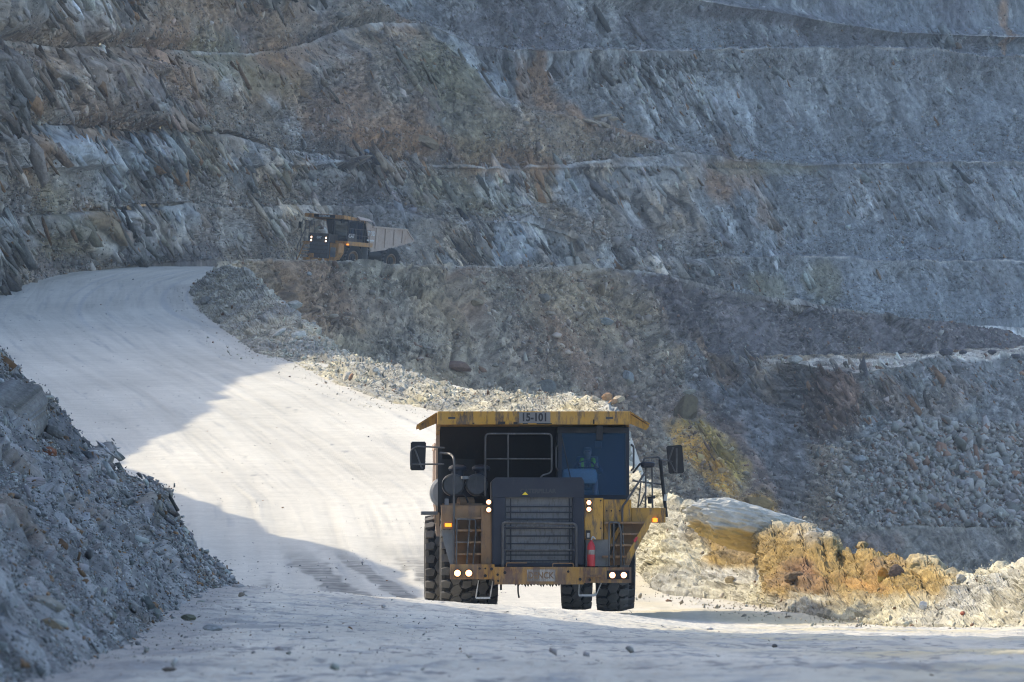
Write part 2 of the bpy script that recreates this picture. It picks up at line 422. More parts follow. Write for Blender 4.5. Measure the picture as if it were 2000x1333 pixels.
def build_wall():
    cols = np.concatenate([np.linspace(-420, -30, 60)[:-1], np.arange(-30, 2032, 1.7), np.linspace(2034, 2500, 60)])
    foot = line(cols, WALL_FOOT_P, WALL_FOOT_Y, 12)
    zf, Yf = zof(*foot), foot[1]
    def P_(pts, s=5): return gsm(ip(cols, pts), s) + 2.2 * gsm(RNG.normal(size=len(cols)), 7) * 2.4 + 1.1 * gsm(RNG.normal(size=len(cols)), 1.6) * 1.8 + 1.6 * gsm(RNG.normal(size=len(cols)), 26) * 4
    eC = P_([(-500, 420), (0, 425), (200, 415), (380, 401), (500, 405), (640, 399), (740, 402), (860, 431), (1030, 429), (1150, 470), (1300, 506), (1460, 503), (1560, 499), (1700, 508), (2000, 511), (2600, 512)])
    eB = P_([(-500, 235), (0, 246), (130, 250), (230, 262), (330, 268), (420, 264), (500, 288), (560, 300), (700, 310), (760, 322), (870, 327), (1000, 331), (1100, 322), (1250, 308), (1350, 299), (1420, 307), (1480, 316), (1600, 321), (1750, 314), (2000, 313), (2600, 312)])
    eA = P_([(-500, 60), (0, 85), (100, 95), (245, 98), (400, 104), (542, 101), (600, 86), (650, 69), (720, 52), (820, 47), (870, 62), (920, 85), (1000, 97), (1100, 97), (1160, 95), (1300, 97), (1450, 93), (1600, 91), (1830, 92), (1870, 101), (1950, 110), (2000, 108), (2600, 108)])
    eR = gsm(ip(cols, [(-500, -190), (0, -130), (700, -95), (1000, -52), (1300, -12), (1380, 0), (1500, 18), (1640, 45), (1750, 62), (1860, 66), (2000, 71), (2600, 75)]), 6)
    kf = gsm(ip(cols, [(-500, .5), (0, .7), (200, .9), (600, 1.15), (1300, 1.05), (2000, .85), (2600, .8)]), 10)
    L = []
    def edge(py, zt, Yt, k):
        Y = (Yt - k * zt) / (1 - k * (666.5 - py) / F)
        return zof(py, Y), Y
    def bench(z, Y, w, rise=.25): return z + rise, Y + w
    wC = gsm(ip(cols, [(-500, .3), (330, .3), (400, 6), (840, 6), (900, 2), (1050, 2), (1200, 1), (1400, 9), (2600, 9)]), 8)
    wB = gsm(ip(cols, [(-500, 5), (0, 5), (240, 5), (310, .6), (520, .6), (600, 5), (1000, 8), (1350, 10), (1500, 10), (2600, 10)]), 8)
    wA = gsm(ip(cols, [(-500, 6), (500, 6), (700, 10), (900, 7), (1000, 9), (2600, 10)]), 8)
    zC, YC = edge(eC, zf, Yf, kf); zCt, YCt = bench(zC, YC, wC)
    zB, YB = edge(eB, zCt, YCt, kf); zBt, YBt = bench(zB, YB, wB)
    zA, YA = edge(eA, zBt, YBt, kf); zAt, YAt = bench(zA, YA, wA)
    zR, YR = edge(eR, zAt, YAt, kf * 1.1); zRt, YRt = bench(zR, YR, 10 + 0 * wA)
    zS, YS = zRt + 12, YRt + 12 * kf
    zT, YT = zS + 60, YS + 75
    zU, YU = zT + 8, YT + 160
    lines = [(zU, YU), (zT, YT), (zS, YS), (zRt, YRt), (zR, YR), (zAt, YAt), (zA, YA), (zBt, YBt), (zB, YB), (zCt, YCt), (zC, YC), (zf, Yf), (zf - 2.5, Yf - 1.5)]
    P, T, K = stack_rows(cols, lines, [3, 24, 34, 4, 70, 4, 132, 4, 118, 4, 84, 4], [1, 1, 1, 1, 1.25, 1, 1.45, 1, 1.4, 1, 1.3, 1])
    Nn = gnormals(P); Nn *= np.where(Nn[..., 1:2] > 0, -1, 1)
    sh = P.shape
    p = P.reshape(-1, 3).astype(np.float32); n = Nn.reshape(-1, 3); t = T.ravel(); k = K.ravel()
    x, y, z = p.T
    ax, ay = pxy(p)
    isface = np.isin(k, [1, 2, 4, 6, 8, 10]).astype(np.float32)
    lo = fbm(x * .09, y * .02, z * .09, 3)
    gr = fbm(x * .3, y * .06, z * .3 + 3, 4)
    # talus at the foot of each face, in cones; the right part of the wall is mostly fine scree
    right = sstep(1150, 1500, ax + 60 * lo)
    tal = sstep(.52, .74, t + .75 * lo + .18 * gr - .05 * (k == 10)) * isface
    tal = np.maximum(tal, (1 - isface))
    tal = np.maximum(tal, right * (.35 + .35 * sstep(.0, .3, lo + .3 * gr)) * isface)
    tal = np.maximum(tal, blob(ax, ay, 640, 215, 90, 130, 55, gr) * .9)
    tal = np.maximum(tal, blob(ax, ay, 780, 120, 110, 60, 20, gr) * .75)
    tal = np.maximum(tal, blob(ax, ay, 1200, 250, 130, 55, 30, gr) * .9)
    tal = np.maximum(tal, blob(ax, ay, 760, 270, 160, 45, 15, gr) * .9)
    tal = np.maximum(tal, blob(ax, ay, 470, 30, 180, 60, 25, gr) * .7)
    tal = np.maximum(tal, .85 * sstep(.02, .3, fbm(x * .07 + 9, y * .015, z * .09 + 21, 3) + .25 * gr) * isface)
    rk = 1 - tal
    amp = (.55 + .45 * sstep(.0, .15, t)) * np.where(right > .5, .75, 1.0)
    d, (u, v, r, rb, gap, rib, r0) = rock_disp(p, rk, amp, 1)
    # gullies and debris cones
    d = d + (1.2 * fbm(x * .12 + z * .05, y * .02, z * .02 + 8, 3) + .14 * fbm(x * 1.1, y * .3, z * 1.1, 3)) * tal
    d = d + (2.2 * sstep(70, -70, ax - np.interp(ay, [-60, 0, 50, 100, 150, 200, 230, 262, 300, 400, 520], [640, 690, 830, 880, 930, 985, 1110, 1230, 1360, 1340, 1420]) + 50 * gr) - 1.1) * (ay < 330) * isface
    d = d + 1.5 * fbm(x * .05, y * .012, z * .05 + 4, 3) * isface
    streak = fbm(u * .05, v * .55, y * .02, 4)
    d = d + .30 * streak * right * isface
    cr1, cb1 = crush(x + .3 * y, z, .95, 21); cr2, cb2 = crush(x + .3 * y, z, .42, 22)
    gran = np.clip(tal + .25, 0, 1) * (.35 + .65 * sstep(-.3, .3, fbm(x * .25, y * .05, z * .25 + 71, 3)))
    wide = np.stack([sstep(.8, 4, w) for w in (wA, wB, wC)])
    ftop = np.ones_like(T); fbot = np.ones_like(T); fmid = np.ones_like(T)
    for kk, (a_, b_) in {4: (None, 0), 6: (0, 1), 8: (1, 2), 10: (2, None)}.items():
        m_ = K == kk
        if a_ is not None: ftop = np.where(m_, wide[a_][None], ftop)
        if b_ is not None: fbot = np.where(m_, wide[b_][None], fbot)
    for kk, a_ in {5: 0, 7: 1, 9: 2}.items(): fmid = np.where(K == kk, wide[a_][None], fmid)
    ftop, fbot, fmid = ftop.ravel(), fbot.ravel(), fmid.ravel()
    d = np.where(rk > .3, soft(soft(soft(d, sh), sh), sh), d)
    d = d * (1 - ftop * .85 * sstep(.25, 0, t))
    d = np.where(isface > 0, d * (1 - .75 * fbot * sstep(.86, 1.0, t)), d * (1 - .75 * fmid))
    d = d + (cr1 * .45 + cr2 * .5) * gran * sstep(0, .08, t)
    d = np.clip(d * 1.15, -3.2, 3.2) * sstep(-700, -300, ay) + 0
    p2 = p + n * d[:, None]
    # ---- rock colours
    grey = np.array([.178, .188, .188], np.float32)
    c = np.tile(grey, (len(p), 1))
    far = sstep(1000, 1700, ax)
    spur = np.interp(ay, [-60, 0, 50, 100, 150, 200, 230, 262, 300, 400, 520], [640, 690, 830, 880, 930, 985, 1110, 1230, 1360, 1340, 1420])
    sm_ = sstep(35, -35, ax - spur + 70 * gr + 40 * lo)
    warm = sm_ * (.55 + .45 * sstep(-.3, .3, lo)) + .12
    c = mixc(c, (.275, .19, .105), warm * (.5 + .5 * sstep(-.2, .3, fbm(x * .16, y * .03, z * .16 + 6, 3))))
    c = mixc(c, (.30, .32, .32), sstep(.45, .9, r[:, 1]) * rk * .5)
    c = mixc(c, (.095, .105, .115), sstep(.35, .05, r[:, 1]) * rk * .5)
    c = mixc(c, (.27, .25, .20), sstep(.55, .95, rb[:, 0]) * rk * .35 * (1 - far))
    c = c * (1 + .15 * streak * rk)[:, None]
    # long pale and dark streaks following the foliation
    st2 = fbm(u * .035 + 5, v * .28, y * .01, 4)
    c = mixc(c, (.33, .35, .355), sstep(.15, .45, st2) * rk * .4)
    c = mixc(c, (.10, .11, .12), sstep(-.15, -.45, st2) * rk * .4)
    c = mixc(c, (.04, .042, .045), gap * rk * .6)
    s1 = fbm(u * .045 + 3, v * .42, y * .01, 3); s2 = fbm(u * .13, v * 1.0, y * .02 + 5, 2); s3 = fbm(u * .4, v * 2.0, y * .04 + 9, 2)
    c = c * np.clip(1 + rk * (.4 * s1 + .35 * s2 + .4 * s3 + .8 * (r0[:, 1] - .5) + 1.0 * (r[:, 3] - .5) + .8 * (rb[:, 2] - .5)), .25, 2.4)[:, None]
    ck = sstep(.045, .0, np.abs(perlin(u * .05 + 2, v * .55, y * .01))) * sstep(-.1, .25, s1 + gr * .5)
    ck = np.maximum(ck, sstep(.035, 0, np.abs(perlin(u * .16 + 7, v * 1.5, y * .02))) * .7)
    c = mixc(c, (.035, .037, .04), ck * rk * .8)
    # talus: greyer, speckled
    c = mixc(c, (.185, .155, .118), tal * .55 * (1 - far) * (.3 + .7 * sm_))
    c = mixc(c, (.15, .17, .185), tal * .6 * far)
    pur = sstep(.05, .35, fbm(x * .10 + 4, y * .02, z * .07, 3)) * tal
    c = mixc(c, (.105, .10, .11), pur * .5)
    B = lambda *a: blob(ax, ay, *a, gr + lo)
    rust = [(150, 150, 260, 60, 20, .35), (300, 105, 60, 90, -20, .6), (520, 150, 55, 75, -25, .7), (560, 100, 60, 30, 10, .5), (700, 250, 130, 50, 25, .6), (960, 310, 200, 22, 5, .7),
            (1090, 140, 22, 75, -32, .75), (1060, 170, 25, 80, -32, .45), (1150, 215, 16, 40, -20, .7), (60, 330, 20, 90, -28, .5), (180, 430, 14, 80, -35, .6), (1470, 390, 22, 120, -30, .45), (1400, 350, 60, 40, -20, .4), (1200, 250, 80, 30, 20, .5),
            (780, 30, 20, 60, -30, .5), (160, 240, 140, 30, 25, .5), (730, 290, 110, 30, 10, .6), (440, 20, 150, 40, 15, .35), (1385, 365, 25, 50, -20, .5), (650, 130, 30, 80, -30, .35), (1985, 40, 12, 60, 0, .7)]
    for cx, cy, rx, ry, a, s in rust:
        c = mixc(c, (.25, .145, .075), B(cx, cy, rx, ry, a) * s)
    pale = [(160, 330, 40, 130, -38, .75), (300, 370, 30, 110, -40, .6), (930, 150, 32, 110, -38, .75), (1000, 380, 40, 70, -25, .4), (1130, 370, 30, 80, -25, .65), (1250, 345, 60, 40, -15, .45), (1010, 465, 60, 50, -35, .5), (760, 440, 40, 60, -35, .4),
            (420, 350, 70, 60, -40, .35), (95, 310, 18, 80, -30, .6), (560, 250, 25, 60, -25, .4), (1450, 190, 40, 60, -40, .35), (1150, 120, 25, 35, -25, .4), (610, 330, 30, 40, -25, .4), (460, 440, 40, 50, -35, .45), (1720, 560, 30, 60, -35, .4)]
    for cx, cy, rx, ry, a, s in pale:
        c = mixc(c, (.33, .36, .375), B(cx, cy, rx, ry, a) * s * (.55 + .45 * rk))
    olive = [(850, 150, 90, 80, 20, .6), (470, 130, 120, 50, 30, .5), (120, 420, 60, 90, -40, .4), (910, 380, 130, 40, 10, .4), (330, 280, 60, 60, -30, .3), (1480, 330, 120, 18, 0, .4), (1620, 545, 40, 50, -10, .5), (1500, 560, 60, 30, 10, .5), (900, 260, 90, 60, 20, .4)]
    for cx, cy, rx, ry, a, s in olive:
        c = mixc(c, (.19, .172, .10), B(cx, cy, rx, ry, a) * s * 1.1)
    dark = [(1050, 30, 110, 60, 30, .7), (1290, 50, 60, 60, 45, .6), (1640, 75, 180, 18, 2, .7), (1500, 32, 140, 14, 9, .7), (250, 210, 170, 25, 25, .4), (60, 420, 60, 60, 40, .5), (760, 390, 60, 60, -20, .5), (690, 350, 60, 60, 0, .4), (950, 60, 60, 50, 30, .5), (1560, 210, 12, 50, -40, .4),
            (300, 500, 160, 22, -5, .6), (1250, 470, 40, 40, -30, .5), (1420, 560, 60, 30, 10, .4)]
    for cx, cy, rx, ry, a, s in dark:
        c = mixc(c, (.10, .095, .10), B(cx, cy, rx, ry, a) * s)
    # paler colour along every bench crest
    crest = sstep(.035, .0, t) * isface * (k > 2) * ftop
    c = mixc(c, (.36, .345, .31), crest * (.15 + .85 * sstep(-.05, .3, gr + .5 * lo)) * (.6 + .55 * sstep(900, 1300, ax)))
    fl = fbm(x * 2.2, y * .5, z * 2.2, 2)
    f4 = fbm(x * .9, y * .2, z * .9 + 15, 3)
    c = c * np.clip(1 + .55 * fl + .5 * f4 * (1 - .5 * far), .3, 2.2)[:, None]
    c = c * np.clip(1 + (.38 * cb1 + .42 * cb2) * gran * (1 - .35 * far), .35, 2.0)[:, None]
    # trickle lines of fines below the benches
    tr = fbm(x * .9 + z * .35, y * .05, z * .06 + 19, 4)
    c = c * np.clip(1 + .5 * tr * tal * isface, .5, 1.7)[:, None]
    c = c * 1.3
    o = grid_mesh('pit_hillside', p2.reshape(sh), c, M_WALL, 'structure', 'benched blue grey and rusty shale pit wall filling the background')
    wt = (tal + .10) * np.isin(k, [2, 4, 5, 6, 7, 8, 9, 10]) * ((ax > -40) & (ax < 2040) & (ay > -40))
    cluster = sstep(-.25, .35, fbm(x * .22, y * .05, z * .22 + 11, 3))
    wt = wt * (.12 + cluster + .8 * sstep(.7, 1., t)) * (1 - .35 * right)
    n2 = gnormals(p2.reshape(sh)).reshape(-1, 3); n2 *= np.where(n2[:, 1:2] > 0, -1, 1)
    n2 = n2 + np.array([0, 0, .5]); n2 /= np.linalg.norm(n2, axis=1)[:, None]
    cc = mixc(c, (.19, .195, .19), np.full(len(c), .45))
    scatter('scree', p2, n2, cc, 46000, wt, .16, 1.5, M_STONE, 'broken shale scree lying on the benches of the far wall', 2.9, .1, (.7, 1.9), .5, .12, 5, (.2, .14, .09))
    # hard slabs of shale standing out of the broken faces, all dipping the same way
    n3 = gnormals(p2.reshape(sh)).reshape(-1, 3); n3 *= np.where(n3[:, 1:2] > 0, -1, 1)
    fol = (math.cos(rad(57)), .12, -math.sin(rad(57)))
    ws = rk * np.isin(k, [4, 6, 8, 10]) * ((ax > -40) & (ax < 2040) & (ay > -40)) * (.08 + sstep(.0, .35, fbm(x * .12 + 31, y * .02, z * .12, 3) + .25 * s1)) * (1 - .55 * far) * sstep(.01, .06, t) * sstep(.98, .85, t)
    scatter('shale_slabs', p2, n3, c, 8500, ws, .4, 2.2, M_WALL, 'shale slabs standing out of the steep bench faces', 1.7, .05, (.6, 1.6), .3, .36, 61, (.25, .15, .08), tdir=fol, lenf=2.3, tj=.13)
    return p2, n2, c
WALL = build_wall()

# ---------------------------------------------------------------- slope below the upper road, pit floor on the right
def build_slope():
    cols = np.concatenate([np.arange(372, 2032, 1.7), np.linspace(2034, 2500, 50)])
    def ln(pp, yy, s=6, j=1.2): 
        py = gsm(ip(cols, pp), s) + j * 2.2 * gsm(RNG.normal(size=len(cols)), 5)
        return py, gsm(ip(cols, yy), 10)
    m1 = ln(M1P, M1Y, 4)
    m2 = ln([(372, 700), (440, 690), (600, 720), (800, 780), (1000, 800), (1240, 790), (1400, 722), (1500, 692), (1600, 690), (1700, 691), (1850, 692), (1990, 690), (2060, 706), (2500, 740)],
            [(372, 545), (440, 570), (600, 634), (800, 642), (1000, 658), (1240, 690), (1400, 712), (1500, 724), (1700, 764), (2000, 806), (2500, 830)])
    m3 = ln([(372, 820), (600, 820), (1000, 900), (1240, 895), (1400, 805), (1480, 715), (1552, 706), (1604, 719), (1664, 729), (1772, 713), (1807, 699), (1846, 698), (1895, 710), (1947, 706), (2000, 700), (2500, 705)],
            [(372, 530), (600, 622), (1000, 645), (1240, 674), (1400, 694), (1500, 712), (1552, 702), (1604, 692), (1664, 688), (1772, 708), (1846, 745), (1900, 740), (2000, 762), (2500, 800)], 3)
    m4 = ln([(372, 900), (600, 950), (1000, 1000), (1240, 1000), (1400, 905), (1500, 850), (1643, 874), (1700, 850), (1765, 815), (1818, 821), (1895, 828), (2000, 832), (2500, 840)],
            [(372, 515), (600, 610), (1000, 632), (1240, 660), (1400, 676), (1500, 684), (1643, 677), (1765, 691), (1818, 702), (1895, 716), (2000, 728), (2500, 770)])
    m5 = ln([(372, 1000), (600, 1040), (1240, 1100), (1400, 1045), (1500, 1050), (1650, 1030), (1800, 1027), (2000, 1030), (2500, 1030)],
            [(372, 500), (600, 600), (1240, 642), (1400, 652), (1500, 654), (1650, 656), (1800, 670), (2000, 682), (2500, 720)])
    m6 = (m5[0] + 130, m5[1] - 7)
    m7 = (m6[0] + 30, m6[1] - 90)
    up = (zof(*m1) - .9, m1[1] + 2.2)
    wf = line(cols, WALL_FOOT_P, WALL_FOOT_Y, 12)
    lines = [(zof(*wf) - .3, wf[1] + 3), (up[0] * .6 + .4 * zof(*wf), wf[1] - 5), up, (zof(*m1), m1[1])] + [(zof(*m), m[1]) for m in (m2, m3, m4, m5, m6, m7)]
    P, T, K = stack_rows(cols, lines, [4, 8, 5, 120, 60, 100, 120, 60, 6], [1, 1, 1, 1.08, 1, 1, 1.1, 1, 1])
    Nn = gnormals(P); Nn *= np.where(Nn[..., 1:2] > 0, -1, 1)
    sh = P.shape
    p = P.reshape(-1, 3).astype(np.float32); n = Nn.reshape(-1, 3); t = T.ravel(); k = K.ravel()
    k = k - 1
    x, y, z = p.T; ax, ay = pxy(p)
    lo = fbm(x * .1, y * .02, z * .1 + 30, 3); gr = fbm(x * .35, y * .07, z * .35 + 33, 4)
    B = lambda *a: blob(ax, ay, *a, gr + lo)
    rk = np.zeros(len(p), np.float32)
    for cx, cy, rx, ry, a, s in [(1620, 790, 70, 75, 30, 1), (1730, 770, 60, 60, -20, .9), (1400, 700, 20, 70, -38, .8), (1480, 725, 70, 22, 35, .6), (1390, 900, 26, 75, -28, .8), (1800, 1075, 200, 45, 0, .7), (1700, 760, 400, 35, 0, .4), (1345, 800, 22, 40, 20, .6), (1850, 755, 120, 40, 0, .6)]:
        rk = np.maximum(rk, B(cx, cy, rx, ry, a) * s)
    d, (u, v, r, rb, gap, rib, r0) = rock_disp(p, rk, .9, 5)
    f1, f2, rr, ox, oy = worley(x * 1.5 + y * .1, z * 1.9, .95, 4)
    rub = (rr[:, 2] - .4) * .25 + (ox * (rr[:, 0] - .5) + oy * (rr[:, 3] - .5)) * .35
    lump = sstep(-.25, .3, lo + gr * .6)
    # furrows running down the fall line, down to the right
    fall = (x * .82 + z * .57)
    fur = fbm(fall * .35, y * .01, (x * .57 - z * .82) * .05 + 2, 4)
    d = d + ((.5 * fur + rub * (.3 + .7 * lump) * 1.5) + .35 * fbm(x * .5, y * .1, z * .5, 4)) * (1 - rk * .6)
    cr1, cb1 = crush(x + .3 * y, z, .8, 31); cr2, cb2 = crush(x + .3 * y, z, .36, 32)
    gran = (.35 + .65 * sstep(-.3, .3, fbm(x * .22, y * .05, z * .22 + 73, 3)))
    d = soft(d, sh) + (cr1 * .5 + cr2 * .55) * gran
    # gullies cut down the fall line
    d = d - 1.0 * sstep(.12, 0, np.abs(perlin(fall * .13 + .8 * lo, y * .01, (x * .57 - z * .82) * .012 + 5))) * (k == 2) + .9 * perlin(fall * .07, y * .01, (x * .57 - z * .82) * .02 + 15) * (k >= 2)
    d *= sstep(-.01, .05, t) * .7 + .3
    d = np.where(k <= 0, d * .1, d)
    p2 = p + n * d[:, None]
    c = np.tile(np.array([.285, .22, .14], np.float32), (len(p), 1))
    c = mixc(c, (.22, .20, .16), sstep(-.15, .3, fbm(x * .14 + 6, y * .02, z * .14, 3)) * .7)
    c = mixc(c, (.25, .14, .08), sstep(.0, .4, fbm(fall * .22, y * .01, (x * .57 - z * .82) * .06 + 8, 3)) * .5 * sstep(1500, 1200, ax))
    c = mixc(c, (.235, .205, .13), sstep(.05, .4, fbm(x * .12, y * .02, z * .12 + 50, 3)) * .45 * sstep(1350, 900, ax))
    # dark tipped spoil on the right
    pur = sstep(1120, 1260, ax - (ay - 530) * 1.05 + 60 * gr) * (k <= 2) 
    c = mixc(c, (.088, .086, .098), pur * .8)
    floor = (k == 3) * sstep(1450, 1560, ax + 60 * gr)
    c = mixc(c, (.56, .52, .44), floor * .95 * sstep(.05, .35, t + .3 * gr))
    c = mixc(c, (.135, .15, .155), (k == 4) * sstep(1450, 1600, ax) * .8)
    c = mixc(c, (.12, .13, .14), blob(ax, ay, 1480, 860, 120, 160, -25, gr) * .75)
    c = mixc(c, (.23, .235, .23), (k == 5) * sstep(1560, 1700, ax + 80 * gr) * .5)
    c = mixc(c, (.13, .14, .145), (k >= 6) * .6)
    for cx, cy, rx, ry, a, s, col in [(1620, 790, 75, 80, 30, .8, (.16, .095, .062)), (1740, 790, 36, 62, -28, .5, (.21, .135, .08)), (1418, 935, 50, 170, -38, .6, (.22, .145, .10)), (1440, 790, 45, 250, -32, .6, (.14, .148, .15)), (1376, 900, 36, 100, -40, 1.0, (.44, .30, .075)), (1376, 900, 26, 80, -40, 1.0, (.46, .31, .075)), (1345, 860, 40, 22, 40, .6, (.32, .22, .08)), (1400, 690, 18, 70, -38, .7, (.2, .13, .075)),
            (1480, 990, 40, 28, 20, .8, (.26, .17, .07)), (1100, 690, 120, 60, 30, .35, (.24, .15, .10)), (700, 600, 90, 40, 35, .35, (.23, .15, .09)), (1700, 1065, 60, 30, 0, .5, (.17, .10, .07)), (1330, 880, 30, 40, 0, .5, (.22, .15, .10)), (1860, 770, 60, 40, -20, .4, (.2, .14, .09)), (1765, 760, 25, 40, -25, .45, (.09, .09, .09)),
            (520, 540, 22, 45, -40, .6, (.17, .12, .075)), (900, 560, 200, 30, 4, .45, (.20, .175, .12)), (1300, 790, 30, 70, -10, .4, (.2, .13, .09)), (1200, 745, 90, 60, 30, .4, (.2, .14, .1)), (1690, 1000, 40, 20, 0, .3, (.25, .26, .25))]:
        c = mixc(c, col, B(cx, cy, rx, ry, a) * s)
    c = mixc(c, (.28, .29, .29), sstep(.5, .95, r[:, 1]) * rk * .4)
    c = mixc(c, (.05, .05, .05), gap * rk * .6)
    c = mixc(c, (.33, .33, .32), (k <= 0) * .85)
    c = mixc(c, (.52, .50, .45), (k <= 0) * sstep(1800, 1880, ax))
    d0 = 0
    for m_ in (blob(ax, ay, 1374, 902, 25, 105, -42, .3 * gr), .7 * blob(ax, ay, 1482, 990, 38, 24, 20, .4 * gr)):
        c = mixc(c, (.56, .31, .06), m_)
    crest = np.maximum(sstep(.05, 0, t) * np.isin(k, [2, 4, 6]), (k == 1) * .7)
    c = mixc(c, (.33, .32, .28), crest * (.3 + .4 * sstep(-.1, .3, gr)))
    c = c * np.clip(1 + .5 * (rr[:, 1] - .5) + .55 * fbm(x * 2.0, y * .4, z * 2.0, 2) + .6 * fbm(fall * .5, y * .02, (x * .57 - z * .82) * .1 + 18, 4) + .4 * fbm(x * .7, y * .15, z * .7 + 51, 3), .3, 2.2)[:, None]
    c = c * np.clip(1 + (.4 * cb1 + .42 * cb2) * gran, .35, 2.0)[:, None] * 1.18
    grid_mesh('spoil_slope', p2.reshape(sh), c, M_SLOPE, 'structure', 'brown and dark grey spoil slope under the upper road, falling right into the pit')
    n2 = gnormals(p2.reshape(sh)).reshape(-1, 3); n2 *= np.where(n2[:, 1:2] > 0, -1, 1)
    vis = ((ax > 380) & (ax < 2030) & (ay < 1130)) * np.isin(k, [1, 2, 3, 4, 5])
    wt = vis * (.12 + sstep(-.2, .35, fbm(x * .2, y * .04, z * .2 + 41, 3)) + 1.2 * blob(ax, ay, 1120, 640, 170, 140, 40, gr) + .8 * blob(ax, ay, 1350, 800, 70, 150, -20, gr) + 1.4 * blob(ax, ay, 1440, 960, 45, 150, -38, gr)) * (1 - .7 * rk) * (1 - .6 * pur) * (1 - .75 * blob(ax, ay, 1480, 860, 100, 150, -25, gr))
    cc = mixc(c, (.29, .27, .235), np.full(len(c), .5))
    scatter('scree', p2, n2, cc, 38000, wt, .13, 1.3, M_STONE, 'mixed grey and rusty scree scattered down the spoil slope', 2.5, .16, (.75, 1.9), .5, .1, 6, (.21, .13, .085))
    pile = (k == 5) * sstep(1520, 1800, ax + 60 * gr) * sstep(-.1, .35, t + .4) * (ax < 2030)
    cg = np.tile(np.array([.29, .28, .255], np.float32), (len(c), 1))
    scatter('rubble', p2, n2, cg, 4200, pile, .34, 1.9, M_STONE, 'heap of pale slabby broken rock tipped below the lower bench', 1.9, .1, (.55, 1.45), .8, -.05, 8, (.2, .12, .08), smul=.55 + .6 * sstep(1600, 1850, ax))
    n3 = gnormals(p2.reshape(sh)).reshape(-1, 3); n3 *= np.where(n3[:, 1:2] > 0, -1, 1)
    ws = (rk + .5 * blob(ax, ay, 1850, 755, 130, 45, 0, gr)) * vis * (k < 6)
    scatter('shale_slabs', p2, n3, c, 900, ws, .35, 1.7, M_SLOPE, 'shale slabs standing out of the lower pit outcrops', 1.6, .1, (.65, 1.5), .35, .33, 62, (.2, .12, .07), tdir=(math.cos(rad(57)), .12, -math.sin(rad(57))), lenf=2.2, tj=.15)
    return p2, n2, c
SLOPE = build_slope()
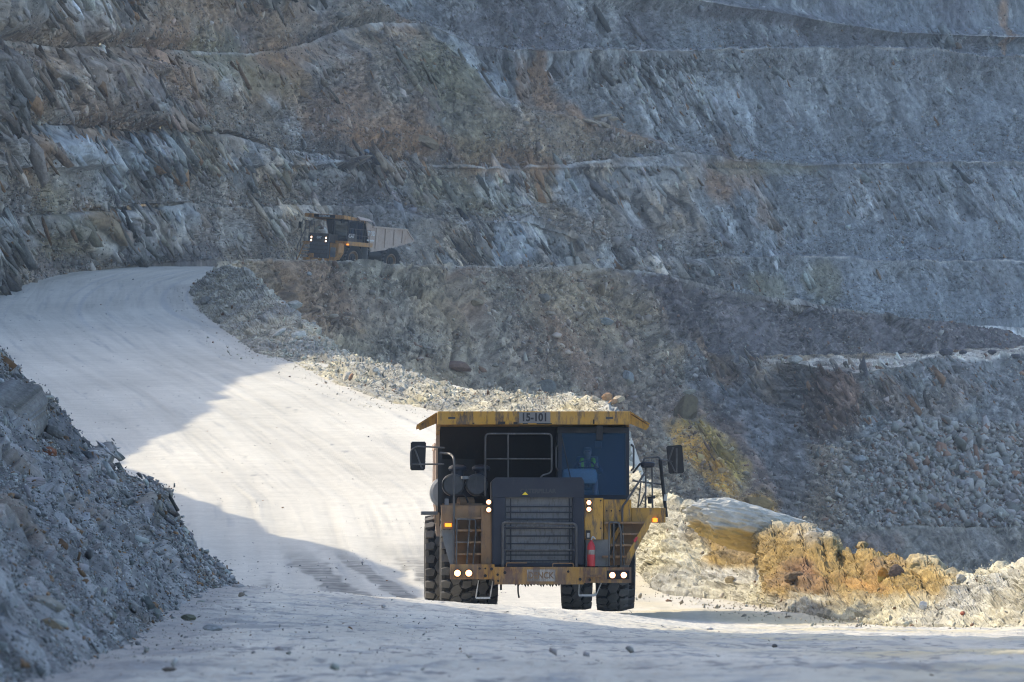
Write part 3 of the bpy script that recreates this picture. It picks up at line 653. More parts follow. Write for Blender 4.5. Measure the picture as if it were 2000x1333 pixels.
# ---------------------------------------------------------------- windrow along the outer edge of the haul road
def build_berm():
    foot = [(378, 560, None), (372, 572, None), (392, 610, None), (450, 652, None), (505, 690, None), (560, 702, None), (650, 745, None), (760, 785, None), (870, 803, None), (1000, 832, None), (1100, 885, None), (1170, 960, None), (1215, 1050, None),
            (1255, 1110, 219), (1300, 1134, 212), (1422, 1141, 208), (1500, 1150, 202), (1545, 1186, 192), (1650, 1203, 186), (1790, 1217, 175), (2000, 1221, 164), (2200, 1224, 152)]
    crest = [(425, 522, None), (446, 513, None), (500, 548, None), (545, 590, None), (620, 651, None), (700, 703, None), (800, 741, None), (900, 761, None), (1000, 771, None), (1100, 783, None), (1170, 786, None), (1210, 815, None), (1222, 905, None),
             (1275, 975, 224), (1302, 969, 219), (1350, 1000, 215), (1435, 1006, 213), (1524, 1042, 205), (1620, 1058, 199), (1720, 1088, 192), (1880, 1130, 180), (1985, 1100, 176)]
    crest[-1] = (1985, 1099, 175)
    crest.append((2250, 1120, 165))
    foot.append((2420, 1228, 142))
    n0 = len(foot)
    fx, cx_ = [], []
    for i, (a, b, Y) in enumerate(foot):
        if Y is None: Y = road_Y(a, b)
        fx.append((a, b, Y))
    for i, (a, b, Y) in enumerate(crest):
        if Y is None: Y = fx[i][2] + (9 if i < 3 else 5.5)
        cx_.append((a, b, Y))
    f = np.array([at(*q) for q in fx]); c = np.array([at(*q) for q in cx_])
    # resample along the windrow evenly on screen
    s0 = np.arange(n0, dtype=float)
    seg = np.hypot(np.diff([q[0] for q in cx_]), np.diff([q[1] for q in cx_])) + 8
    S = np.concatenate([[0], np.cumsum(seg)])
    ss = np.arange(0, S[-1], 1.7)
    rs = lambda a: np.stack([gsm(np.interp(ss, S, a[:, i]), 8) for i in range(3)], -1)
    f, c = rs(f), rs(c)
    f[:, 2] = road_z(f[:, 0], f[:, 1]) + .03
    ns = len(ss)
    jag = gsm(RNG.normal(size=ns), 5) * 2.5 * .10 + gsm(RNG.normal(size=ns), 22) * 5 * .12
    c[:, 2] += jag
    d2 = c - f; d2[:, 2] = 0; d2 /= np.linalg.norm(d2, axis=1)[:, None]
    f2 = f - d2 * .8; f2[:, 2] -= .5
    top = c + d2 * .7; top[:, 2] -= .12
    back = c + d2 * 4.2; back[:, 2] -= 4.0
    back2 = c + d2 * 7; back2[:, 2] -= 12
    prof = [f2, f, f * .5 + c * .5 + np.array([0, 0, .05]), c, top, back, back2]
    cnt = [5, 30, 30, 5, 34, 6]
    rows, tt = [], []
    for i in range(len(prof) - 1):
        for j in range(cnt[i]):
            rows.append(prof[i] + (prof[i + 1] - prof[i]) * j / cnt[i]); tt.append(i + j / cnt[i])
    rows.append(prof[-1]); tt.append(len(prof) - 1)
    P = np.stack(rows); T = np.repeat(np.array(tt)[:, None], ns, 1); SS = np.repeat(ss[None], len(rows), 0)
    Nn = gnormals(P); Nn *= np.where(Nn[..., 2:3] < 0, -1, 1)
    sh = P.shape
    p = P.reshape(-1, 3).astype(np.float32); n = Nn.reshape(-1, 3); t = T.ravel(); ax, ay = pxy(p)
    x, y, z = p.T
    lo = fbm(x * .3, y * .12, z * .3 + 60, 3); gr = fbm(x * 1.1, y * .4, z * 1.1 + 61, 4)
    near = sstep(1240, 1300, ax) * (y < 240)
    f1, fb, rr, ox, oy = worley((x + z) * 2.2 + y * .3, (z - x * .6) * 3.2, .95, 6)
    rub = (rr[:, 2] - .4) * .16 + (ox * (rr[:, 0] - .5) + oy * (rr[:, 3] - .5)) * .28
    f1, fb, r2, ox, oy = worley((x + z) * 5.5 + y * .8, (z - x * .6) * 7, .95, 9)
    rub = rub + (r2[:, 2] - .5) * .06 + (ox * (r2[:, 0] - .5) + oy * (r2[:, 3] - .5)) * .1
    d = .30 * lo + .22 * gr + rub * 1.1 * (1 - .4 * near) + near * (.10 * (ridged(x * .5, y * .2, z * .9 + 3, 4) - .5) + .14 * fbm(x * 3, y * .8, z * 3 + 7, 4) + .10 * ridged((x + z) * 2.2, y * .4, (z - x) * .7, 3))
    cr1, cb1 = crush(x + .3 * y, z, .30, 51); cr2, cb2 = crush(x + .3 * y, z, .12, 52)
    d = d + (cr1 * .5 + cr2 * .7) * (1 - .45 * near)
    d = d * sstep(.4, 1.5, t) + .02 * gr
    p2 = p + n * d[:, None]
    col = np.tile(np.array([.41, .385, .30], np.float32), (len(p), 1))
    col = mixc(col, (.27, .275, .265), sstep(-.1, .3, lo) * .7)
    col = mixc(col, (.38, .34, .2), sstep(.0, .4, fbm(x * .35, y * .1, z * .3 + 66, 3)) * .45)
    col = mixc(col, (.2, .21, .205), sstep(.5, .1, rr[:, 1]) * .35 * (1 - near))
    B = lambda *a: blob(ax, ay, *a, gr * .6 + lo)
    oc = np.clip(B(1600, 1105, 190, 70, 12) + B(1760, 1125, 110, 45, 10) + B(1420, 1070, 70, 50, 20), 0, 1) * near
    col = mixc(col, (.25, .168, .05), oc * .95)
    for a, b, rx, ry, an, s, cc in [(1440, 1060, 50, 40, 20, .6, (.26, .20, .12)), (1575, 1120, 28, 26, -40, .7, (.16, .085, .05)), (1590, 1145, 40, 16, 10, .5, (.27, .15, .075)), (1720, 1125, 18, 22, 0, .5, (.3, .17, .06)), (1560, 1140, 45, 18, 10, .6, (.2, .13, .07)), (1750, 1115, 30, 26, 0, .5, (.18, .13, .07)), (1430, 1125, 60, 14, 0, .5, (.42, .42, .4)), (1300, 1080, 60, 40, 0, .35, (.42, .37, .2)), (1490, 1075, 40, 35, 0, .4, (.3, .22, .1)), (1650, 1070, 40, 14, 10, .4, (.42, .33, .16)), (1820, 1110, 50, 25, 10, .4, (.3, .23, .11)), (1700, 1150, 70, 10, 8, .5, (.36, .2, .07))]:
        col = mixc(col, cc, B(a, b, rx, ry, an) * min(1, s * 1.15) * near)
    col = col * (1 + .3 * (rr[:, 1] - .5) + .25 * (r2[:, 1] - .5))[:, None]
    col = col * np.clip(1 + .22 * cb1 + .28 * cb2, .45, 1.7)[:, None]
    grid_mesh('rock_windrow', p2.reshape(sh), col, M_NEAR, 'structure', 'windrow of pale loose rock and ochre earth along the road edge')
    n2 = gnormals(p2.reshape(sh)).reshape(-1, 3); n2 *= np.where(n2[:, 2:3] < 0, -1, 1)
    far = y > 250
    wt = sstep(.5, 1., t) * sstep(4.6, 3.2, t) * (ax < 2040) * (1 - .25 * oc) * (.5 + sstep(-.2, .3, lo)) * np.where(far, 1, .9)
    cc = mixc(col, (.40, .37, .29), np.full(len(col), .6) * (1 - oc))
    scatter('rubble', p2, n2, cc, 30000, wt, .06, .45, M_STONE, 'loose pale slabs of rock covering the windrow beside the road', 2.4, .06, (.7, 1.45), .45, .08, 9, smul=.35 + .65 * sstep(190, 330, y))
    # stones rolled off the foot onto the road
    wt2 = sstep(0, .8, t) * sstep(1.3, .9, t) * (ax < 2040)
    scatter('rubble', f2r(p2), n2, cc, 2600, wt2, .04, .3, M_STONE, 'small stones strewn along the foot of the windrow', 2.2, .05, (.7, 1.3), .5, .05, 10)
    return p2, n2, col
def f2r(p):
    q = p.copy()
    r = RNG.random(len(q)) ** 2 * 2.0
    q[:, 0] -= r * .9; q[:, 1] -= r * 1.2
    q[:, 2] = np.maximum(road_z(q[:, 0], q[:, 1]), q[:, 2] - 3 * r) * 0 + road_z(q[:, 0], q[:, 1])
    return q
BERM = build_berm()

# ---------------------------------------------------------------- cut slope on the left of the road
CREST = [(-30, -26, 30), (40, -21, 26), (60, -19, 21), (76, -18, 16.5), (92, -17, 14.6), (104, -16.5, 15.8), (120, -17.5, 17.0), (131, -17.5, 17.0), (141, -15, 10), (158, -13, 5.4), (172, -13.0, 4.0), (186, -13, 2.6), (200, -14.5, 2.6), (208, -15.5, 3.4), (220, -16.5, 5.6), (232, -17, 6.5), (239, -17.5, 5.9), (250, -18, 4.8), (259, -18.8, 4.0), (269, -22, 5.6), (285, -26, 7.8), (295, -29, 9.3), (305, -31, 10.8), (312, -31.5, 12.0), (325, -32.5, 13.6), (340, -35.5, 17.2), (350, -37, 18.6), (378, -39.5, 21), (407, -42, 25.5), (440, -46, 36), (480, -54, 52), (530, -66, 70), (580, -80, 84)]  # unseen upper rim, its heights shaped to cast the shadow edges on the road
def build_cut():
    Ys = np.concatenate([np.linspace(-30, 36, 30)[:-1], 1 / np.linspace(1 / 36., 1 / 150., 330)[:-1], np.linspace(150, 204, 260)[:-1], np.linspace(204, 600, 230)])
    X0 = left_foot(Ys); X0 = gsm(X0, 4)
    Z0 = road_z(X0, Ys)
    Xc = gsm(ip(Ys, [(a, b) for a, b, c in CREST]), 4); Zc = gsm(ip(Ys, [(a, c) for a, b, c in CREST]), 4)
    # ragged shadow-casting rim
    Zc = Zc + .5 * fbm(Ys * .11, 0 * Ys, 0 * Ys + 2, 4) * sstep(150, 260, Ys) * 2.0
    Xm = X0 - np.minimum(5.6, .6 * (X0 - Xc)); Zm = Z0 + .93 * (X0 - Xm)
    m = [(X0 + .9, Z0 - .35), (X0, Z0), None, (Xc, Zc), (Xc - 45, Zc + 2)]
    rows, tt = [], []
    def addr(a, b, n, e):
        for j in range(n):
            t = j / n
            rows.append((a[0] + (b[0] - a[0]) * t, a[1] + (b[1] - a[1]) * t ** e)); tt.append(e_base + t)
    e_base = 0; addr(m[0], m[1], 4, 1.0)
    e_base = 1
    n = 230
    for j in range(n):
        t = (j / n) ** 1.25
        if t < .55:
            rows.append((X0 + (Xm - X0) * t / .55, Z0 + (Zm - Z0) * t / .55))
        else:
            q = (t - .55) / .45
            rows.append((Xm + (Xc - Xm) * q, Zm + (Zc - Zm) * q))
        tt.append(1 + t)
    e_base = 2; addr(m[3], m[4], 6, 1.0)
    rows.append(m[4]); tt.append(3)
    X = np.stack([r[0] for r in rows]); Z = np.stack([r[1] for r in rows]); Y = np.repeat(Ys[None], len(rows), 0); T = np.repeat(np.array(tt)[:, None], len(Ys), 1)
    P = np.stack([X, Y, Z], -1)
    Nn = gnormals(P); Nn *= np.where(Nn[..., 2:3] < 0, -1, 1)
    sh = P.shape
    p = P.reshape(-1, 3).astype(np.float32); n = Nn.reshape(-1, 3); t = T.ravel()
    x, y, z = p.T; ax, ay = pxy(np.where(np.abs(p) < 1e-6, 1e-6, p))
    fine = sstep(230, 200, y) * sstep(0, 30, y)
    lo = fbm(x * .35, y * .06, z * .35 + 70, 3); gr = fbm(x * 1.0, y * .2, z * 1.0 + 71, 4)
    fb_ = fbm(x * 2.6, y * .6, z * 2.6, 3)
    # bare rock ribs near the far end
    B = lambda *a: blob(ax, ay, *a, gr * .5 + lo * .6)
    rk = np.clip(B(190, 880, 70, 110, -40) + B(60, 760, 95, 110, -45) + B(330, 960, 55, 100, -42) + B(400, 1010, 30, 60, -42), 0, 1) * sstep(120, 140, y)
    rk = np.maximum(rk, .8 * sstep(150, 165, y + 4 * lo) * sstep(.05, .2, t - 1 + .25 * lo))
    u = x * .6 - z * .8 + y * .03; v = x * .8 + z * .6 + y * .08
    f1, f2, r, ox, oy = worley(u / 1.6, v / .5, .95, 12)
    slab = (r[:, 2] - .5) * .5 + (ox * (r[:, 0] - .5) + oy * (r[:, 3] - .5)) * .6
    gap = sstep(.1, 0, f2 - f1)
    f1, f2, rr, ox, oy = worley(x * 3.2 + y * .25, z * 3.6, .95, 14)
    rub = (rr[:, 2] - .4) * .10 + (ox * (rr[:, 0] - .5) + oy * (rr[:, 3] - .5)) * .16
    hump = .4 * (.8 * B(318, 955, 40, 75, 48) + .5 * B(120, 770, 60, 60, 45) - .35 * B(243, 888, 16, 60, 40) + .4 * B(210, 880, 22, 60, 45)) * sstep(140, 160, y) * sstep(215, 195, y)
    d = hump + rk * (slab - .12 * gap + .6 * (ridged(u / 3.5, v / 1.2, y * .01, 4) - .5)) + (1 - rk) * (rub * .6 + .12 * gr + .06 * fb_) + .2 * lo
    ca_ = x * .8 - z * .6 + .1 * y; cb_ = (x * .6 + z * .8) * 1.7
    cr1, cb1 = crush(ca_, cb_, .40, 41); cr2, cb2 = crush(ca_, cb_, .17, 42)
    d = d + (cr1 * .45 + cr2 * .5) * (1 - .35 * rk)
    d = d * sstep(.9, 1.12, t) * fine + .9 * (1 - fine) * fbm(x * .1, y * .05, z * .1, 3) * sstep(1, 1.3, t) * sstep(200, 240, y)
    p2 = p + n * d[:, None]
    c = np.tile(np.array([.205, .215, .215], np.float32), (len(p), 1))
    c = mixc(c, (.15, .165, .175), sstep(-.2, .3, lo) * .6)
    c = mixc(c, (.29, .30, .295), sstep(.55, .95, rr[:, 1]) * (1 - rk) * .5)
    c = mixc(c, (.21, .15, .09), sstep(.1, .4, fbm(x * .7, y * .12, z * .7 + 77, 3)) * .45)
    c = mixc(c, (.28, .29, .285), rk * sstep(.5, .95, r[:, 1]) * .5)
    c = mixc(c, (.11, .12, .135), rk * sstep(.45, .1, r[:, 1]) * .6)
    c = mixc(c, (.20, .18, .12), rk * sstep(.1, .35, gr) * .5)
    c = mixc(c, (.3, .31, .3), B(195, 880, 18, 75, -38) * .8)
    c = mixc(c, (.085, .095, .105), B(130, 850, 30, 70, -45) * .7)
    c = mixc(c, (.17, .115, .06), B(375, 1000, 16, 50, -45) * .6)
    c = c * (1 + .4 * fb_)[:, None]
    c = c * np.clip(1 + (.4 * cb1 + .45 * cb2) * fine * (1 - .3 * rk), .3, 2.1)[:, None] * .92
    grid_mesh('cut_hillside', p2.reshape(sh), c, M_NEAR, 'structure', 'steep grey rubble bank rising on the left of the road')
    n2 = gnormals(p2.reshape(sh)).reshape(-1, 3); n2 *= np.where(n2[:, 2:3] < 0, -1, 1)
    vis = (ax > -60) & (ax < 560) & (t > .7) & (t < 2) & (y > 30) & (y < 200)
    clus = sstep(-.25, .3, fbm(x * .8, y * .1, z * .8 + 80, 3))
    wt = vis * (1 - .7 * rk) * (.2 + clus)
    cc = mixc(c, (.25, .26, .255), np.full(len(c), .5))
    sm = np.clip(y / 150, .32, 1.1)
    scatter('rubble', p2, n2, cc, 46000, wt, .05, .55, M_STONE, 'blue grey slabby rubble lying on the left bank', 2.9, .07, (.55, 1.7), .22, .08, 11, (.19, .125, .075), smul=sm)
    # strewn stones over the foreground
    g, gn, gc = ROAD
    gx, gy = pxy(g)
    gl = g[:, 0] - left_foot(g[:, 1])
    wt = ((gx > -50) & (gx < 2050) & (g[:, 1] < 215) & (g[:, 1] > 30)) * (np.exp(-gl / 1.4) * 2.2 + .10 * sstep(.0, .4, fbm(g[:, 0] * .6, g[:, 1] * .15, 0 * gx + 90, 3)) + .015) * (gl > -.2) * np.clip(g[:, 1] / 120, .2, 1)
    scatter('rubble', g, gn, np.tile(np.array([.31, .305, .285], np.float32), (len(g), 1)), 4800, wt, .02, .36, M_STONE, 'small stones and clods strewn over the dusty foreground', 2.6, .12, (.55, 1.4), .4, .05, 13, (.2, .13, .08), smul=np.clip(g[:, 1] / 140, .22, 1))
    ws = vis * rk * (y > 110) * (y < 183)
    n3 = gnormals(p2.reshape(sh)).reshape(-1, 3); n3 *= np.where(n3[:, 2:3] < 0, -1, 1)
    scatter('shale_slabs', p2, n3, c, 600, ws, .18, .42, M_NEAR, 'slate slabs breaking out of the upper part of the left bank', 1.6, .06, (.6, 1.6), .25, .42, 63, (.19, .125, .075), tdir=(.72, .2, -.66), lenf=2.0, tj=.2)
    # flecks of spilled rock along the far part of the road
    wt = ((gx > -50) & (gx < 2050) & (g[:, 1] > 205) & (g[:, 1] < 575) & (g[:, 0] < ip(g[:, 1], BERMX) - 1.2)) * (.25 + sstep(.0, .4, fbm(g[:, 0] * .3, g[:, 1] * .06, 0 * gx + 95, 3)) + 1.2 * np.exp(-gl / 1.5)) * (gl > 0)
    scatter('rubble', g, gn, np.tile(np.array([.2, .2, .195], np.float32), (len(g), 1)), 1500, wt, .04, .25, M_STONE, 'flecks of spilled rock lying on the haul road', 3.0, .08, (.6, 1.6), .3, .15, 15)
    return p2, n2, c
CUT = build_cut()

# pit floor far below everything
def floor_sheet():
    bm = bmesh.new()
    bmesh.ops.create_grid(bm, x_segments=40, y_segments=40, size=1600)
    for v in bm.verts: v.co.z = -42; v.co.y += 500
    me = bpy.data.meshes.new('ground'); bm.to_mesh(me); bm.free()
    me.materials.append(M_SLOPE)
    set_cols(me, np.tile(np.array([.2, .2, .19], np.float32), (len(me.vertices), 1)))
    o = bpy.data.objects.new('ground', me); COL.objects.link(o); tag(o, 'grey pit ground', kind='structure')
floor_sheet()
# ---------------------------------------------------------------- mesh builder
class MB:
    def __init__(s): s.bm = bmesh.new()
    def box(s, x0, x1, y0, y1, z0, z1, bev=0.0):
        r = bmesh.ops.create_cube(s.bm, size=1)
        vs = r['verts']
        for v in vs:
            v.co = ((x0 + x1) / 2 + v.co.x * (x1 - x0), (y0 + y1) / 2 + v.co.y * (y1 - y0), (z0 + z1) / 2 + v.co.z * (z1 - z0))
        if bev:
            es = list({e for v in vs for e in v.link_edges})
            bmesh.ops.bevel(s.bm, geom=es, offset=bev, segments=2, affect='EDGES', profile=.6)
        return s
    def prism(s, pts, axis, a0, a1):
        def P(p, a):
            return (a, p[0], p[1]) if axis == 'x' else ((p[0], a, p[1]) if axis == 'y' else (p[0], p[1], a))
        A = [s.bm.verts.new(P(p, a0)) for p in pts]; B = [s.bm.verts.new(P(p, a1)) for p in pts]
        n = len(pts)
        fs = [s.bm.faces.new(A), s.bm.faces.new(B[::-1])]
        for i in range(n): fs.append(s.bm.faces.new((A[i], B[i], B[(i + 1) % n], A[(i + 1) % n])))
        bmesh.ops.recalc_face_normals(s.bm, faces=fs)
        return s
    def plate(s, q, th):
        """a quad given by 4 points, thickened along its normal"""
        q = [Vector(p) for p in q]
        n = (q[1] - q[0]).cross(q[2] - q[0]).normalized() * th
        A = [s.bm.verts.new(p) for p in q]; B = [s.bm.verts.new(p + n) for p in q]
        fs = [s.bm.faces.new(A[::-1]), s.bm.faces.new(B)] + [s.bm.faces.new((A[i], A[(i + 1) % 4], B[(i + 1) % 4], B[i])) for i in range(4)]
        bmesh.ops.recalc_face_normals(s.bm, faces=fs)
        return s
    def lathe(s, prof, o, ax, seg=24):
        """prof: (along, radius)"""
        o = Vector(o); ax = Vector(ax).normalized()
        u = ax.orthogonal().normalized(); w = ax.cross(u)
        rings = []
        for a, r in prof:
            if r < 1e-5: rings.append([s.bm.verts.new(o + ax * a)])
            else: rings.append([s.bm.verts.new(o + ax * a + (u * math.cos(2 * math.pi * i / seg) + w * math.sin(2 * math.pi * i / seg)) * r) for i in range(seg)])
        fs = []
        for A, B in zip(rings, rings[1:]):
            for i in range(seg):
                j = (i + 1) % seg
                if len(A) == 1 and len(B) == 1: continue
                if len(A) == 1: fs.append(s.bm.faces.new((A[0], B[j], B[i])))
                elif len(B) == 1: fs.append(s.bm.faces.new((A[i], A[j], B[0])))
                else: fs.append(s.bm.faces.new((A[i], A[j], B[j], B[i])))
        bmesh.ops.recalc_face_normals(s.bm, faces=fs)
        return s
    def cyl(s, p, q, r, seg=14, r2=None):
        p, q = Vector(p), Vector(q); L = (q - p).length
        return s.lathe([(0, 0), (0, r), (L, r if r2 is None else r2), (L, 0)], p, q - p, seg)
    def tube(s, pts, r, seg=8, fil=.05):
        pts = [Vector(p) for p in pts]
        if fil and len(pts) > 2:
            out = [pts[0]]
            for a, b, c in zip(pts, pts[1:], pts[2:]):
                f = min(fil, (a - b).length * .45, (c - b).length * .45)
                p, q = b + (a - b).normalized() * f, b + (c - b).normalized() * f
                for i in range(5):
                    t = i / 4; out.append(p * (1 - t) ** 2 + b * 2 * t * (1 - t) + q * t * t)
            pts = out + [pts[-1]]
        rings = []; u = None
        for i, p in enumerate(pts):
            d = (pts[min(i + 1, len(pts) - 1)] - pts[max(i - 1, 0)]).normalized()
            u = d.orthogonal().normalized() if u is None else (u - d * u.dot(d)).normalized()
            w = d.cross(u)
            rings.append([s.bm.verts.new(p + (u * math.cos(2 * math.pi * k / seg) + w * math.sin(2 * math.pi * k / seg)) * r) for k in range(seg)])
        fs = [s.bm.faces.new(rings[0]), s.bm.faces.new(rings[-1][::-1])]
        for A, B in zip(rings, rings[1:]):
            for k in range(seg): fs.append(s.bm.faces.new((A[k], A[(k + 1) % seg], B[(k + 1) % seg], B[k])))
        bmesh.ops.recalc_face_normals(s.bm, faces=fs)
        return s
    def build(s, name, m, parent=None, smooth=False):
        me = bpy.data.meshes.new(name)
        s.bm.to_mesh(me); s.bm.free()
        if smooth:
            me.polygons.foreach_set('use_smooth', [True] * len(me.polygons))
            me.set_sharp_from_angle(angle=rad(38))
        me.materials.append(m)
        o = bpy.data.objects.new(name, me); COL.objects.link(o)
        if parent: o.parent = parent
        return o
def empty(name, loc=(0, 0, 0), rot=(0, 0, 0)):
    o = bpy.data.objects.new(name, None); COL.objects.link(o)
    o.location = loc; o.rotation_euler = rot; o.empty_display_size = .3
    return o
def copy_tree(o, parent=None):
    c = o.copy(); COL.objects.link(c)
    if parent: c.parent = parent
    for ch in list(o.children): copy_tree(ch, c)
    return c
def lettering(name, txt, size, m, parent, loc, rot=(rad(90), 0, 0), bold=.012, sx=1.0):
    cu = bpy.data.curves.new(name, 'FONT'); cu.body = txt; cu.size = size; cu.align_x = 'CENTER'; cu.align_y = 'CENTER'
    cu.extrude = .003; cu.offset = bold
    t = bpy.data.objects.new(name + '_src', cu); COL.objects.link(t)
    dg = bpy.context.evaluated_depsgraph_get()
    me = bpy.data.meshes.new_from_object(t.evaluated_get(dg))
    bpy.data.objects.remove(t); bpy.data.curves.remove(cu)
    me.materials.clear(); me.materials.append(m); me.name = name
    o = bpy.data.objects.new(name, me); COL.objects.link(o)
    o.parent = parent; o.location = loc; o.rotation_euler = rot; o.scale = (sx, 1, 1)
    return o

# ---------------------------------------------------------------- vehicle materials
def paint(name, base, wear, wearc, dust=.25, dustc=(.36, .33, .28), rough=.55, scale=3.0, streak=True, metal=0.0):
    m, nt, p = new_mat(name); L = nt.links.new
    tc = N_(nt, 'ShaderNodeTexCoord')
    mp = N_(nt, 'ShaderNodeMapping'); mp.inputs['Scale'].default_value = (1, 1, .25 if streak else 1); L(tc.outputs['Object'], mp.inputs['Vector'])
    n1 = N_(nt, 'ShaderNodeTexNoise', Scale=scale * 2.2, Detail=8.0, Roughness=.72); L(mp.outputs[0], n1.inputs['Vector'])
    n2 = N_(nt, 'ShaderNodeTexNoise', Scale=scale * .5, Detail=5.0, Roughness=.6); L(tc.outputs['Object'], n2.inputs['Vector'])
    r1 = N_(nt, 'ShaderNodeMapRange'); r1.inputs['From Min'].default_value = .62 - wear * .25; r1.inputs['From Max'].default_value = .72 - wear * .2; L(n1.outputs['Fac'], r1.inputs['Value'])
    r2 = N_(nt, 'ShaderNodeMapRange'); r2.inputs['From Min'].default_value = .35; r2.inputs['From Max'].default_value = .75; r2.inputs['To Max'].default_value = dust * 1.6; L(n2.outputs['Fac'], r2.inputs['Value'])
    m1 = N_(nt, 'ShaderNodeMix', data_type='RGBA'); m1.inputs['A'].default_value = (*base, 1); m1.inputs['B'].default_value = (*wearc, 1)
    m2 = N_(nt, 'ShaderNodeMix', data_type='RGBA'); m2.inputs['B'].default_value = (*dustc, 1)
    # Mix node sockets share names; address RGBA ones by index
    for mm in (m1, m2): mm.blend_type = 'MIX'
    m1.inputs[6].default_value = (*base, 1); m1.inputs[7].default_value = (*wearc, 1); m2.inputs[7].default_value = (*dustc, 1)
    L(r1.outputs[0], m1.inputs[0]); L(m1.outputs[2], m2.inputs[6]); L(r2.outputs[0], m2.inputs[0]); L(m2.outputs[2], p.inputs['Base Color'])
    p.inputs['Roughness'].default_value = rough; p.inputs['Metallic'].default_value = metal
    p.inputs['Specular IOR Level'].default_value = .35
    b = N_(nt, 'ShaderNodeBump', Strength=.15, Distance=.01); L(n1.outputs['Fac'], b.inputs['Height']); L(b.outputs[0], p.inputs['Normal'])
    return m
YEL = paint('worn_yellow_paint', (.43, .225, .024), .6, (.075, .05, .035), .26, (.33, .24, .13))
YELB = paint('scraped_yellow_paint', (.33, .17, .03), .8, (.11, .055, .035), .35, (.28, .21, .14))
BRN = paint('rusty_brown_paint', (.20, .105, .04), .5, (.09, .05, .035), .35, (.25, .19, .13))
NAVY = paint('dark_slate_paint', (.010, .014, .026), .15, (.03, .032, .036), .12, (.05, .058, .075))
GREYP = paint('dusty_grey_panel', (.12, .13, .14), .2, (.07, .07, .07), .5, (.3, .3, .29))
BODYP = paint('dusty_tan_steel', (.44, .32, .24), .35, (.26, .18, .13), .5, (.5, .42, .36))
DARK = paint('black_steel', (.006, .006, .0075), .1, (.02, .018, .016), .12, (.035, .034, .033))
TUBE = paint('worn_black_tube', (.035, .035, .038), .5, (.10, .10, .10), .3, (.16, .15, .14), rough=.45)
PALE = paint('scuffed_white_plate', (.36, .34, .31), .9, (.13, .10, .08), .3, (.3, .27, .24))
RUB = paint('dusty_tyre_rubber', (.075, .074, .072), .2, (.11, .105, .095), .5, (.21, .2, .185), rough=.85, streak=False)
RUBD = paint('black_rubber', (.016, .016, .017), .1, (.03, .03, .03), .2, (.06, .06, .06), rough=.9, streak=False)
RED = paint('red_cylinder_paint', (.42, .02, .025), .2, (.2, .02, .02), .1, (.3, .1, .1), rough=.35)
STEEL = paint('pale_steel', (.42, .42, .41), .4, (.2, .19, .18), .3, (.4, .39, .37), rough=.4)
GRIL = paint('grille_mesh', (.095, .102, .115), .5, (.05, .052, .055), .3, (.17, .173, .178), scale=9)
def flat(name, c, rough=.6, emit=0.0):
    m, nt, p = new_mat(name)
    n = N_(nt, 'ShaderNodeTexNoise', Scale=14.0, Detail=4.0)
    mx = N_(nt, 'ShaderNodeMix', data_type='RGBA'); mx.inputs[6].default_value = (*[v * .8 for v in c], 1); mx.inputs[7].default_value = (*[min(1, v * 1.2) for v in c], 1)
    nt.links.new(n.outputs['Fac'], mx.inputs[0]); nt.links.new(mx.outputs[2], p.inputs['Base Color'])
    p.inputs['Roughness'].default_value = rough
    if emit:
        p.inputs['Emission Color'].default_value = (*c, 1); p.inputs['Emission Strength'].default_value = emit
    return m
LAMP = flat('lit_headlight', (1.0, .74, .50), .3, 3.6)
LAMPR = flat('headlight_rim_glow', (1.0, .42, .16), .3, 1.3)
DECKM = paint('dusty_black_canister', (.028, .03, .034), .3, (.06, .06, .06), .4, (.11, .11, .11), rough=.5)
AMB = flat('amber_lens', (1.0, .25, .01), .3, .9)
WHT = flat('white_lettering', (.6, .6, .58))
BLK = flat('black_lettering', (.02, .02, .025))
TRI = flat('yellow_sticker', (.75, .55, .03))
DIM = flat('faded_dark_lettering', (.03, .032, .038))
PLATEG = flat('grey_number_plate', (.17, .165, .16))
INT = flat('cab_interior', (.012, .03, .06))
SEATM = flat('grey_seat_cloth', (.10, .12, .14))
DASH = flat('pale_dashboard', (.42, .38, .30))
def glass(name, tint, refl, rc=(.8, .9, 1, 1)):
    m, nt, p = new_mat(name)
    nt.nodes.remove(p)
    t = N_(nt, 'ShaderNodeBsdfTransparent'); t.inputs['Color'].default_value = (*tint, 1)
    g = N_(nt, 'ShaderNodeBsdfGlossy'); g.inputs['Color'].default_value = rc; g.inputs['Roughness'].default_value = .04
    mx = N_(nt, 'ShaderNodeMixShader'); mx.inputs[0].default_value = refl
    nt.links.new(t.outputs[0], mx.inputs[1]); nt.links.new(g.outputs[0], mx.inputs[2])
    nt.links.new(mx.outputs[0], nt.nodes['Material Output'].inputs['Surface'])
    return m
GLASS = glass('tinted_cab_glass', (.60, .74, .90), .03, (.16, .27, .42, 1))
GLASS2 = glass('sky_reflecting_glass', (.3, .38, .42), .45)
MIRR = glass('mirror_back', (.05, .05, .06), .15)

